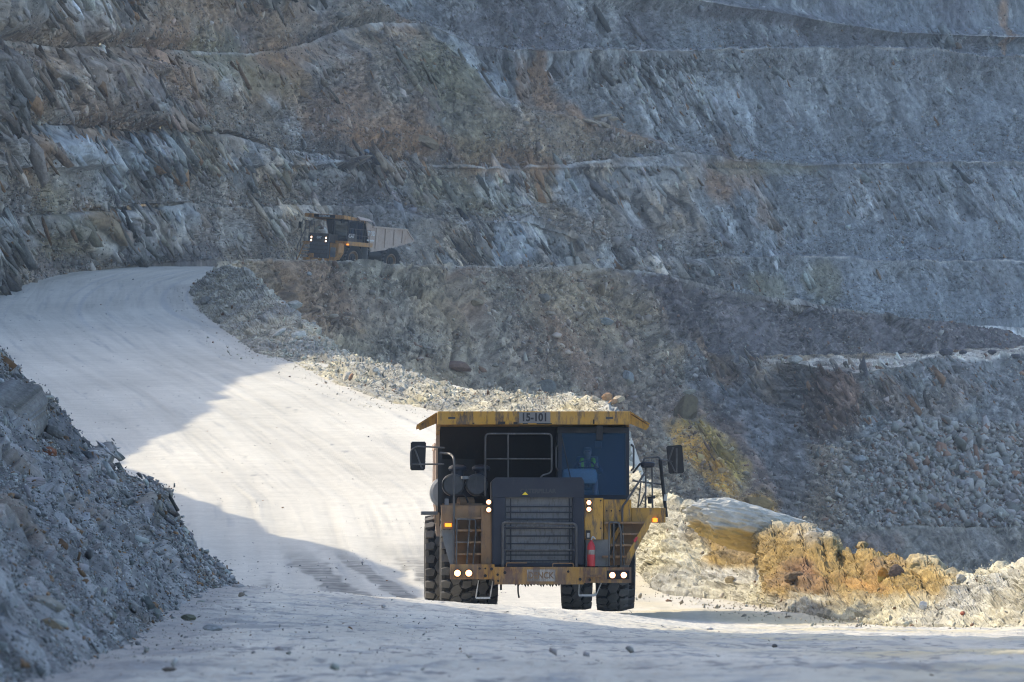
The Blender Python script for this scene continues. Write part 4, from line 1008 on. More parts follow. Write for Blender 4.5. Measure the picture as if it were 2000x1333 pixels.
# ---------------------------------------------------------------- wheels
def make_wheel_meshes():
    R, W = 1.05, .68
    m = MB(); cm = MB()
    rr = R - .055
    cm.lathe([(-W / 2 + .10, .56), (-W / 2 + .02, .66), (-W / 2, .78), (-W / 2 + .03, .93), (-W / 2 + .09, rr), (W / 2 - .09, rr), (W / 2 - .03, .93), (W / 2, .78), (W / 2 - .02, .66), (W / 2 - .10, .56)], (0, 0, 0), (1, 0, 0), 56)
    def lug(poly):
        """poly: (x, arc) -> raised block wrapped on the tyre"""
        def P(x, s, r): 
            a = s / R
            return (x, math.sin(a) * r, math.cos(a) * r)
        def rad_at(x): return R - .035 * max(0, (abs(x) - .22) / .12) ** 2
        c = (sum(p[0] for p in poly) / len(poly), sum(p[1] for p in poly) / len(poly))
        A = [m.bm.verts.new(P(x, s, rr - .03)) for x, s in poly]
        B = [m.bm.verts.new(P(c[0] + (x - c[0]) * .93, c[1] + (s - c[1]) * .9, rad_at(x))) for x, s in poly]
        n = len(poly); fs = [m.bm.faces.new(B)]
        for i in range(n): fs.append(m.bm.faces.new((A[i], A[(i + 1) % n], B[(i + 1) % n], B[i])))
        bmesh.ops.recalc_face_normals(m.bm, faces=fs)
    n = 22; p = 2 * math.pi * R / n; g = .018
    for i in range(n):
        s = i * p
        lug([(-.15 + g, s - .02), (-.06, s + p / 2 - g), (.06, s + p / 2 + .05 - g), (.15 - g, s + .03), (.06, s - p / 2 + g), (-.06, s - p / 2 - .05 + g)])
        q = s + p / 2
        lug([(-W / 2 + .01, q - p * .30), (-W / 2 + .01, q + p * .22), (-.19, q + p * .36), (-.105, q + .07), (-.15, q - p * .30)])
        lug([(W / 2 - .01, q + p * .30), (W / 2 - .01, q - p * .22), (.19, q - p * .36), (.105, q - .07), (.15, q + p * .30)])
    return cm, m
NAVY2 = paint('dusty_brown_grey_paint', (.045, .038, .036), .3, (.08, .07, .06), .4, (.16, .14, .12))
YEL2 = paint('dusty_orange_paint', (.55, .25, .045), .5, (.12, .07, .04), .45, (.36, .24, .15))
def wheel(parent, x, y, proto=None):
    if proto is None:
        hub = MB().lathe([(-.2, 0), (-.2, .30), (.16, .34), (.18, .2), (.24, .18), (.24, 0)], (0, 0, 0), (1, 0, 0), 20).build('wheel', DARK, parent, True)
        cm, lm = make_wheel_meshes()
        cm.build('tyre', RUBD, hub); lm.build('tread', RUB, hub)
        MB().lathe([(-.25, .50), (-.24, .58), (.24, .58), (.25, .50), (.12, .44), (.05, .30), (-.05, .30)], (0, 0, 0), (1, 0, 0), 28).build('rim', BRN, hub, True)
        o = hub
    else: o = copy_tree(proto, parent)
    o.location = (x, y, 1.05)
    o.rotation_euler = (random.Random(int(x * 100 + y * 10)).uniform(0, 6), 0, math.pi if x < 0 else 0)
    return o

# ---------------------------------------------------------------- haul truck (front faces -y, x to the viewer's right)
def X(p): return (p - 1043) / 90.9
def Z(q): return (1197 - q) / 90.9
def headlight(parent, x, y, z, r, sq=False):
    h = MB().lathe([(.10, 0), (.10, r * 1.25), (-.02, r * 1.25), (-.02, r), (.0, r * .98)], (x, y, z), (0, 1, 0), 18).build('headlight', DARK, parent, True)
    l = MB().lathe([(-.03, 0), (-.012, r * .72), (.0, r * .8), (.012, r * .98)], (x, y, z), (0, 1, 0), 18).build('lens', LAMP, h, True)
    l.data.materials.append(LAMPR)
    for f in l.data.polygons:
        if max(math.hypot(l.data.vertices[i].co.x - x, l.data.vertices[i].co.z - z) for i in f.vertices) > r * .76: f.material_index = 1
    return h
def truck(name, label, group, style):
    t = empty(name); tag(t, label, 'dump truck', group)
    # running gear
    MB().box(-.62, -.42, -1.7, 5.0, .72, 1.15, .02).box(.42, .62, -1.7, 5.0, .72, 1.15, .02).box(-.6, .6, -1.5, -1.2, .7, 1.3).box(-.6, .6, 1.6, 1.9, .75, 1.3).box(-1.15, 1.15, -1.3, 1.2, 1.2, 1.95, .03).box(-.8, .8, 1.0, 1.5, .8, 1.7, .03).build('chassis', DARK, t)
    MB().cyl((-1.5, 0, 1.05), (1.5, 0, 1.05), .2).cyl((-1.2, 0, .85), (-1.2, -.1, 2.1), .17).cyl((1.2, 0, .85), (1.2, -.1, 2.1), .17).build('front_axle', DARK, t, True)
    MB().cyl((-1.9, 4.19, 1.05), (1.9, 4.19, 1.05), .3).lathe([(-.5, .25), (-.35, .48), (.35, .48), (.5, .25)], (0, 4.19, 1.1), (1, 0, 0), 20).build('rear_axle', DARK, t, True)
    w0 = wheel(t, -1.69, 0)
    wheel(t, 1.69, 0, w0)
    for x in (-1.98, -1.04, 1.04, 1.98): wheel(t, x, 4.19, w0)
    # dump body with its canopy
    side = [(.95, 4.02), (1.95, 3.62), (5.95, 3.62), (6.85, 2.85), (3.45, 2.0), (1.75, 1.78)]
    b = MB()
    b.plate([(-2.02, .95, 4.02), (2.02, .95, 4.02), (2.02, 1.75, 1.78), (-2.02, 1.75, 1.78)], .06)
    b.plate([(-2.02, 1.75, 1.80), (2.02, 1.75, 1.80), (2.02, 3.45, 2.02), (-2.02, 3.45, 2.02)], .06)
    b.plate([(-2.02, 3.45, 2.02), (2.02, 3.45, 2.02), (2.02, 6.85, 2.87), (-2.02, 6.85, 2.87)], .06)
    body = b.build('dump_body', DARK, t)  # front wall's shade put into its near-black colour; side walls stay pale
    for sx in (-2.10, 2.02): MB().prism(side, 'x', sx, sx + .08).build('side_wall', BODYP, body)
    for sx in (-1, 1):
        r = MB()
        ro = 2.2 if style == 2 else 2.13
        r.box(min(sx * 2.10, sx * ro), max(sx * 2.10, sx * ro), 1.8, 5.98, 3.52, 3.66, .012)
        for y, zb, zt in ((2.3, 1.9, 3.52), (3.4, 2.0, 3.52), (4.45, 2.27, 3.52), (5.45, 2.52, 3.52)):
            r.box(min(sx * 2.10, sx * (ro - .01)), max(sx * 2.10, sx * (ro - .01)), y - .07, y + .07, zb, zt, .01)
        r.prism([(5.86, 3.55), (5.98, 3.55), (6.88, 2.84), (6.78, 2.80)], 'x', min(sx * 2.1, sx * (ro - .02)), max(sx * 2.1, sx * (ro - .02)))
        r.prism([(1.72, 1.62), (3.45, 1.86), (6.8, 2.70), (6.85, 2.85), (3.45, 2.06), (1.72, 1.84)], 'x', min(sx * 1.9, sx * (ro - .04)), max(sx * 1.9, sx * (ro - .04)))
        r.build('side_rib', BODYP, body)
    MB().box(-1.0, 1.0, 2.0, 2.15, 1.2, 1.9).box(-.55, -.4, 2, 5, 1.35, 1.6).box(.4, .55, 2, 5, 1.35, 1.6).build('body_support', DARK, t)
    c = MB()
    c.box(X(852), X(1227), -1.55, -1.33, Z(832), Z(806), .012)
    c.prism([(-1.33, 4.24), (.98, 4.06), (.98, 4.0), (-1.33, 4.18)], 'x', X(852) + .01, X(1227) - .01)
    for sx in (X(852), X(1227) - .07): c.prism([(-1.33, 4.28), (1.0, 4.1), (1.0, 3.82), (-1.33, 4.02)], 'x', sx, sx + .07)
    can = c.build('canopy', YEL if style == 1 else YEL2, t)
    for sx, x0 in ((-1, X(851)), (1, X(1228))):
        y0 = -.9 if style == 1 else -.1
        w = MB()
        w.plate([(x0, y0, 4.29), (x0 + sx * .43, y0, 4.02), (x0 + sx * .43, y0 + 1.5, 3.96), (x0, y0 + 1.5, 4.17)], .03)
        w.prism([(x0, 4.26), (x0 + sx * .43, 3.99), (x0 + sx * .36, 3.9), (x0, 4.05)], 'y', y0 + .05, y0 + .09)
        w.build('canopy_wing', YEL if style == 1 else BODYP, can)
    # cab on the viewer's right
    cx0, cx1, cz0, cz1 = .50, 2.03, 2.30, 3.92
    k = MB()
    k.box(cx0, cx1, -.95, .85, cz0, Z(968), .02)
    k.box(cx0, cx1, -1.0, .85, 3.84, 3.97, .03)
    for x, y in ((cx0, -.98), (cx1 - .08, -.98), (cx0, .75), (cx1 - .08, .75), (cx1 - .08, 0)): k.box(x, x + .08, y, y + .10, cz0, cz1)
    k.box(cx0, cx1, .80, .86, cz0, cz1)
    k.box(cx0, cx0 + .03, -.2, .85, cz0, cz1)
    cab = k.build('cab', NAVY, t)
    MB().plate([(cx0 + .07, -.985, Z(969)), (cx1 - .07, -.985, Z(969)), (cx1 - .07, -.945, 3.85), (cx0 + .07, -.945, 3.85)], .012).build('windscreen', GLASS if style == 1 else GLASS2, cab)
    MB().plate([(cx1 - .03, -.9, Z(969)), (cx1 - .03, .02, Z(969)), (cx1 - .03, .02, 3.84), (cx1 - .03, -.9, 3.84)], .012).build('side_window', GLASS, cab)
    MB().plate([(cx1 - .03, .1, 2.55), (cx1 - .03, .75, 2.55), (cx1 - .03, .75, 3.84), (cx1 - .03, .1, 3.84)], .012).build('side_window', GLASS, cab)
    MB().box(cx0 + .05, cx1 - .06, .70, .79, 2.5, 3.84).box(cx0 + .04, cx0 + .06, -.9, .8, 2.5, 3.84).build('cab_lining', INT, cab)
    MB().box(.93, 1.40, .28, .42, 2.55, 3.36, .05).box(.93, 1.40, -.12, .36, 2.5, 2.64, .05).build('seat', SEATM, cab)
    MB().box(cx0 + .10, 1.34, -.82, -.62, 2.74, 3.08, .10).build('dashboard', DASH, cab)
    MB().lathe([(-.012, .19), (.012, .21), (.03, .19), (.012, .17), (-.012, .19)], (1.12, -.46, 3.10), (0, -.75, .65), 22).cyl((1.12, -.47, 3.1), (1.12, -.62, 2.95), .03).box(.95, 1.29, -.475, -.455, 3.085, 3.115).build('steering_wheel', BLK, cab)
    MB().tube([(cx0 + .08, -1.01, 3.75), (cx0 + .28, -1.02, 2.8), (cx0 + .24, -1.02, 2.72)], .012).build('wiper', BLK, cab)
    MB().tube([(X(1231), -.98, Z(870)), (X(1236), -1.0, Z(874)), (X(1236), -1.0, Z(917)), (X(1231), -.98, Z(921))], .022).build('grab_rail', TUBE, cab, True)
    MB().tube([(X(1087), -1.0, Z(872)), (X(1084), -1.04, Z(876)), (X(1084), -1.04, Z(915)), (X(1088), -1.0, Z(921))], .016).build('grab_rail', TUBE, cab, True)
    MB().box(X(1162), X(1176), -1.12, -1.04, Z(862), Z(833), .02).build('work_lamp', NAVY, cab)
    MB().box(X(1160), X(1174), -.9, -.86, Z(878), Z(864), .015).build('rear_view_mirror', BLK, cab)
    return t, can, cab, body

def dump_truck_front(t, can, cab):
    rng = random.Random(4)
    # bumper
    b = MB()
    b.prism([(X(876), -1.78), (X(876), -2.06), (X(962), -2.18), (X(962), -1.78)], 'z', Z(1133), Z(1104))
    b.prism([(X(962), -1.80), (X(962), -2.19), (X(1136), -2.19), (X(1136), -1.80)], 'z', Z(1143), Z(1109))
    b.prism([(X(1136), -1.78), (X(1136), -2.18), (X(1228), -2.06), (X(1228), -1.78)], 'z', Z(1140), Z(1110))
    bum = b.build('bumper', YELB, t)
    for px, py in ((890, 1121), (912, 1121), (1191, 1125), (1213, 1125)):
        headlight(bum, X(px), -2.14, Z(py), .074)
    MB().box(X(1180), X(1224), -2.135, -2.10, Z(1133), Z(1116), .01).build('lamp_recess', DARK, bum)
    MB().box(X(1025), X(1080), -2.20, -2.188, Z(1137), Z(1114)).build('front_plate', PALE, bum)
    lettering('plate_lettering', 'DENCK', .19, BRN, bum, (X(1052), -2.203, Z(1126)), bold=.004, sx=.85)
    MB().box(X(1137), X(1170), -2.24, -2.16, Z(1129), Z(1124)).build('tow_bracket', BRN, bum)
    r = MB()
    for i, px in enumerate(range(1000, 1090, 6)):
        h = rng.uniform(1.5, 6)
        r.prism([(X(px), Z(1142)), (X(px + 6.5), Z(1142)), (X(px + rng.uniform(3, 6)), Z(1143 + h))], 'y', -1.98, -1.95)
    r.build('torn_rubber_flap', RUBD, bum)
    MB().tube([(X(1008), -1.95, Z(1142)), (X(1008), -1.96, Z(1158)), (X(1010), -1.97, Z(1169))], .018).build('hose', RUBD, bum)
    MB().box(X(973), X(977), -1.9, -1.86, Z(1154), Z(1140)).build('tow_pin', DARK, bum)
    for pts in ([(931, 1135), (926, 1169), (954, 1167), (959, 1136)], [(1127, 1141), (1126, 1164), (1160, 1163), (1170, 1140)]):
        q = [(X(a), -1.95, Z(c)) for a, c in pts]
        MB().tube(q[:2], .014, 6).tube(q[2:], .014, 6).box(min(q[1][0], q[2][0]), max(q[1][0], q[2][0]), -2.02, -1.9, q[1][2] - .025, q[1][2] + .02).build('hanging_step', STEEL, bum)
    for px, py in ((933, 1112), (944, 1112), (944, 1126), (956, 1113), (968, 1124), (969, 1136), (982, 1120), (1105, 1118), (1128, 1133), (1147, 1134)):
        MB().cyl((X(px), -2.17, Z(py)), (X(px), -2.205, Z(py)), rng.uniform(.018, .035), 10).build('bolt', DARK, bum)
    for px, py in ((1181, 1000), (1190, 1000), (1206, 1000), (1141, 980), (1169, 980), (1141, 1050), (1169, 1034)):
        MB().cyl((X(px), -1.79 if px > 1175 else -1.91, Z(py)), (X(px), -1.815 if px > 1175 else -1.935, Z(py)), .018, 8).build('bolt', DARK, t)
    MB().tube([(X(866), -1.3, Z(986)), (X(872), -1.35, Z(972)), (X(905), -1.4, Z(966)), (X(912), -1.4, Z(984))], .02, 8, .1).build('hose', RUBD, t, True)
    MB().tube([(X(905), -1.2, Z(948)), (X(938), -1.3, Z(968)), (X(950), -1.2, Z(975))], .03, 8, .1).build('hose', RUBD, t, True)
    MB().cyl((X(906), -1.35, Z(938)), (X(906), -1.35, Z(932)), .09, 14).tube([(X(893), -1.1, Z(938)), (X(918), -1.1, Z(938))], .05).build('intake_pipe', GREYP, t, True)
    MB().box(X(866), X(874), -1.5, -1.42, Z(989), Z(976), .01).build('junction_box', GREYP, t)
    # hood and grille
    h = MB()
    zl, zt = Z(1108), Z(936)
    h.prism([(X(958), zl), (X(1136), zl), (X(1136), Z(946)), (X(1131), zt), (X(966), zt), (X(958), Z(944))], 'y', -1.70, .6)
    for a, c_ in ((957, 984), (1114, 1137)): h.box(X(a), X(c_), -1.98, -1.68, zl + .01, Z(972), .045)
    h.prism([(X(957), Z(974)), (X(1137), Z(974)), (X(1137), Z(944)), (X(1132), Z(935)), (X(965), Z(935)), (X(957), Z(943))], 'y', -1.985, -1.66)
    h.box(X(985), X(1113), -1.9, -1.72, zl, zl + .08)
    hood = h.build('hood', NAVY, t)
    g = MB().box(X(984), X(1114), -1.86, -1.80, Z(1104), Z(974)).build('grille', GRIL, t)
    m = MB()
    for py in (992, 1003, 1016, 1022, 1034, 1049, 1064, 1078, 1086, 1097): m.box(X(985), X(1113), -1.90, -1.85, Z(py + 1.2), Z(py - 1.2))
    for px in (994, 1108): m.box(X(px - 1), X(px + 1), -1.90, -1.85, Z(1102), Z(976))
    m.build('grille_bar', NAVY, g)
    lettering('hood_lettering', 'CATERPILLAR', .125, DIM, hood, (X(1047), -1.989, Z(962)), bold=.006, sx=1.0)
    MB().prism([(X(1016), Z(969)), (X(1028), Z(969)), (X(1022), Z(963))], 'y', -1.995, -1.986).build('warning_sticker', TRI, hood)
    MB().tube([(X(978), -2.1, Z(1130)), (X(978), -2.1, Z(1022)), (X(1121), -2.1, Z(1025)), (X(1121), -2.1, Z(1130))], .03, 10, .09).tube([(X(978), -2.1, Z(1031)), (X(1121), -2.1, Z(1032))], .016).tube([(X(978), -2.1, Z(1076)), (X(1121), -2.1, Z(1076))], .016).build('grille_guard', TUBE, t, True)
    MB().tube([(X(985), -2.12, Z(1109)), (X(985), -2.12, Z(1101)), (X(1025), -2.12, Z(1101))], .013).build('bumper_grip', BRN, t, True)
    MB().tube([(X(1115), -2.12, Z(1109)), (X(1115), -2.12, Z(1102)), (X(1075), -2.12, Z(1102)), (X(1075), -2.12, Z(1109))], .013).build('bumper_grip', BRN, t, True)
    for px, py in ((951, 983), (951, 998), (1146, 984), (1146, 997)): headlight(t, X(px), -1.99 if px < 1000 else -1.93, Z(py), .054)
    # viewer's left: deck, ladder
    MB().box(X(859), X(884), -1.85, -1.4, Z(1036), Z(990), .01).box(X(884), X(936), -1.85, -1.45, Z(1013), Z(990)).box(X(936), X(957), -1.9, -1.3, Z(1108), Z(990), .01).build('ladder_housing', BRN, t)
    MB().box(X(886), X(936), -1.55, -1.50, Z(1105), Z(1012)).build('ladder_back', BRN, t)
    s = MB()
    for py in (1014, 1038, 1061, 1084): s.box(X(886), X(936), -1.95, -1.54, Z(py + 2), Z(py - 2))
    s.build('ladder_step', BRN, t)
    MB().prism([(X(860), Z(1037)), (X(884), Z(1037)), (X(884), Z(1104)), (X(876), Z(1104)), (X(863), Z(1058))], 'y', -1.75, -1.70).build('fender', GREYP, t)
    MB().box(X(866), X(879), -1.88, -1.84, Z(1031), Z(1024), .008).build('marker_light', AMB, t)
    MB().box(X(858), X(960), -1.5, .9, Z(992), Z(988), .005).build('deck', BRN, t)
    MB().tube([(X(857), -1.4, Z(887)), (X(876), -1.5, Z(888)), (X(884), -1.9, Z(897)), (X(883), -1.98, Z(1103))], .026, 8, .12).build('ladder_rail', TUBE, t, True)
    MB().tube([(X(888), -2.0, Z(1104)), (X(889), -2.0, Z(1016)), (X(925), -2.0, Z(1017)), (X(926), -2.0, Z(1040)), (X(920), -2.0, Z(1106))], .018).tube([(X(914), -2.0, Z(1017)), (X(908), -2.0, Z(1106))], .018).tube([(X(886), -2.0, Z(1061)), (X(910), -2.0, Z(1061))], .014).build('ladder_rail', TUBE, t, True)
    MB().box(X(853), X(861), -1.4, -1.25, Z(1003), Z(877)).build('corner_post', DARK, t)
    MB().tube([(X(945), -1.75, Z(972)), (X(945), -1.75, Z(850)), (X(1074), -1.75, Z(850)), (X(1074), -1.75, Z(926)), (X(1055), -1.75, Z(931)), (X(1051), -1.75, Z(940))], .019, 8, .09).tube([(X(989), -1.75, Z(850)), (X(989), -1.75, Z(940))], .017).tube([(X(945), -1.75, Z(899)), (X(1074), -1.75, Z(899))], .017).build('deck_handrail', TUBE, t, True)
    for px in (883, 929):
        a = MB().lathe([(0, 0), (0, .20), (.03, .235), (.06, .24), (.9, .24), (.95, .2), (.95, 0)], (X(px), -1.32, Z(949)), (0, 1, 0), 26).build('air_cleaner', DECKM, t, True)
        MB().cyl((X(px + 9), -1.0, Z(935)), (X(px + 9), -1.0, Z(920)), .13).lathe([(0, 0), (0, .17), (.05, .20), (.09, .19), (.13, .12), (.14, 0)], (X(px + 9), -1.0, Z(922)), (0, 0, 1), 22).build('intake_cap', NAVY, a, True)
    MB().cyl((X(893), -1.2, Z(983)), (X(922), -1.1, Z(983)), .11).box(X(860), X(940), -1.25, -1.2, Z(989), Z(985)).build('exhaust_pipe', BRN, t, True)
    def mirror(pts, arms):
        q = [(X(a), -1.45, Z(c_)) for a, c_ in pts]
        mi = MB().plate(q, .07)
        es = mi.bm.edges[:]
        bmesh.ops.bevel(mi.bm, geom=es, offset=.02, segments=2, affect='EDGES')
        o = mi.build('side_mirror', DARK, t, True)
        a_ = MB()
        for ar in arms: a_.tube([(X(a), -1.53, Z(c_)) for a, c_ in ar], .018)
        a_.build('mirror_arm', TUBE, o, True)
    mirror([(799, 921), (828, 921), (830, 865), (800, 865)], [[(866, 877), (812, 874), (800, 882), (800, 912)], [(865, 909), (803, 909)], [(808, 880), (822, 918)]])
    mirror([(1303, 928), (1333, 926), (1329, 871), (1298, 874)], [[(1287, 901), (1300, 902), (1310, 905)], [(1312, 876), (1303, 900), (1315, 925)], [(1318, 878), (1318, 926)]])
    # viewer's right: panels, stairs, platform
    MB().box(X(1137), X(1174), -1.92, -1.2, Z(1056), Z(975), .012).box(X(1175), X(1229), -1.8, -1.0, Z(1021), Z(978), .01).box(X(1176), X(1190), -1.75, -1.2, Z(1070), Z(1021)).build('side_panel', YEL, t)
    MB().box(X(1140), X(1186), -1.80, -1.3, Z(1108), Z(1056)).build('lower_panel', GREYP, t)
    MB().box(X(1230), X(1296), -1.62, -.3, Z(1023), Z(994), .012).build('platform', YEL, t)
    MB().prism([(X(1219), Z(1102)), (X(1219), Z(1086)), (X(1258), Z(1016)), (X(1262), Z(1008)), (X(1270), Z(1008)), (X(1262), Z(1034)), (X(1226), Z(1096))], 'y', -2.02, -1.97).prism([(X(1172), Z(1108)), (X(1172), Z(1088)), (X(1205), Z(1030)), (X(1213), Z(1030)), (X(1180), Z(1092)), (X(1180), Z(1108))], 'y', -1.6, -1.56).build('stair_stringer', YEL, t)
    s = MB()
    for a, c_, py in ((1172, 1228, 1089), (1188, 1240, 1067), (1206, 1252, 1045), (1176, 1262, 1023)): s.box(X(a), X(c_), -1.98, -1.5, Z(py + 2), Z(py - 2))
    s.build('stair_tread', BRN, t)
    MB().plate([(X(1180), -1.52, Z(1106)), (X(1226), -1.52, Z(1106)), (X(1262), -1.52, Z(1024)), (X(1216), -1.52, Z(1024))], .03).build('stair_back', BRN, t)
    MB().prism([(X(1232), Z(1058)), (X(1236), Z(1052)), (X(1241), Z(1050)), (X(1240), Z(1056)), (X(1235), Z(1062))], 'y', -2.025, -2.021).build('red_sticker', RED, t)
    MB().box(X(1271), X(1280), -1.68, -1.61, Z(1022), Z(1014), .008).build('marker_light', AMB, t)
    MB().tube([(X(1211), -1.9, Z(1040)), (X(1211), -1.9, Z(992)), (X(1218), -1.88, Z(983)), (X(1256), -1.6, Z(926))], .024).tube([(X(1249), -1.4, Z(943)), (X(1243), -1.45, Z(994))], .016).tube([(X(1258), -1.4, Z(962)), (X(1246), -1.5, Z(990))], .016).build('stair_rail', TUBE, t, True)
    MB().tube([(X(1185), -2.0, Z(1107)), (X(1185), -2.0, Z(1022)), (X(1204), -2.0, Z(1023)), (X(1208), -2.0, Z(1040)), (X(1208), -2.0, Z(1107))], .02).tube([(X(1194), -2.0, Z(1022)), (X(1194), -2.0, Z(1107))], .018).tube([(X(1214), -1.95, Z(1106)), (X(1212), -1.95, Z(1040))], .018).build('stair_rail', TUBE, t, True)
    MB().tube([(X(1258), -1.3, Z(994)), (X(1259), -1.3, Z(913))], .02).tube([(X(1272), -1.3, Z(998)), (X(1271), -1.3, Z(915))], .02).tube([(X(1233), -1.2, Z(941)), (X(1294), -1.25, Z(949))], .018).tube([(X(1254), -1.2, Z(905)), (X(1256), -1.2, Z(897)), (X(1285), -1.25, Z(895)), (X(1288), -1.25, Z(903))], .02).tube([(X(1235), -1.0, Z(925)), (X(1248), -1.2, Z(908))], .022).build('platform_rail', TUBE, t, True)
    MB().tube([(X(1287), -1.25, Z(900)), (X(1299), -1.28, Z(1012))], .038).build('platform_post', DARK, t, True)
    MB().cyl((X(1296.2), -1.278, Z(980)), (X(1297.6), -1.283, Z(968)), .042).build('white_band', STEEL, t, True)
    MB().lathe([(0, 0), (0, .10), (.03, .15), (.10, .16), (.13, .12), (.13, 0)], (X(1262), -1.35, Z(916)), (0, 0, 1), 22).build('lamp_drum', NAVY, t, True)
    MB().box(X(1263), X(1270), -1.36, -1.26, Z(986), Z(976), .015).cyl((X(1262), -1.33, Z(975)), (X(1277), -1.33, Z(973)), .025).build('horn', DARK, t)
    e = MB().lathe([(0, 0), (0, .085), (.42, .088), (.5, .06), (.53, .03), (.56, .03), (.56, 0)], (X(1150), -2.03, Z(1108)), (0, 0, 1), 18).build('fire_extinguisher', RED, t, True)
    MB().lathe([(0, .0885), (.1, .0888)], (X(1150), -2.03, Z(1085)), (0, 0, 1), 18).build('bottle_label', PALE, e, True)
    MB().tube([(X(1150), -2.03, Z(1058)), (X(1153), -2.03, Z(1049)), (X(1158), -2.08, Z(1055))], .016).build('hose', STEEL, e, True)
    MB().box(X(1140), X(1149), -2.0, -1.93, Z(1055), Z(1038)).build('inspection_tag', DARK, t)
    MB().box(X(1142), X(1147), -2.004, -1.999, Z(1052), Z(1043)).build('tag_paper', PALE, t)
    # tank, added shade plate, rear guards
    MB().lathe([(0, 0), (0, .30), (.05, .36), (1.6, .36), (1.65, .30), (1.65, 0)], (-1.87, 1.3, 2.58), (0, 1, 0), 28).build('hydraulic_tank', STEEL, t, True)
    MB().box(X(860), -1.25, .95, 1.0, 2.1, 3.3).build('shade_plate', DARK, t)  # added dark plate standing for shade, covers the tank's front end
    MB().box(-2.42, -2.06, 1.2, 2.6, Z(1007), Z(1000), .01).build('rear_fender', GREYP, t)
    MB().box(2.06, 2.24, 1.9, 1.96, Z(1147), Z(1058)).build('mud_flap', RUBD, t)
    # canopy number plate
    MB().box(X(1011), X(1072), -1.562, -1.548, Z(829), Z(808)).build('number_plate', PLATEG, can)
    lettering('plate_number', '15-101', .235, BLK, can, (X(1041), -1.567, Z(818.5)), bold=.008, sx=.86)
    for px in (880, 1187):
        MB().box(X(px - 7), X(px + 7), -1.556, -1.549, Z(821), Z(817)).build('faded_sticker', DIM, can)
    for px, w, hh in ((970, 14, 5), (1000, 8, 4), (1018, 10, 3), (1155, 3, 9), (920, 4, 3), (1045, 30, 2)):
        MB().box(X(px), X(px + w), -1.556, -1.549, Z(831), Z(831 - hh)).build('rust_patch', DARK, can)

T1, can1, cab1, body1 = truck('haul_truck', 'yellow dump truck with lit headlamps climbing the pale road towards the viewer', 'mine haul trucks', 1)
dump_truck_front(T1, can1, cab1)
T1.location = (X(1043) + .473, 188.0, float(road_z(.473, 188.0)) + .01)
T1.rotation_euler = (rad(-1.3), 0, rad(1.2))

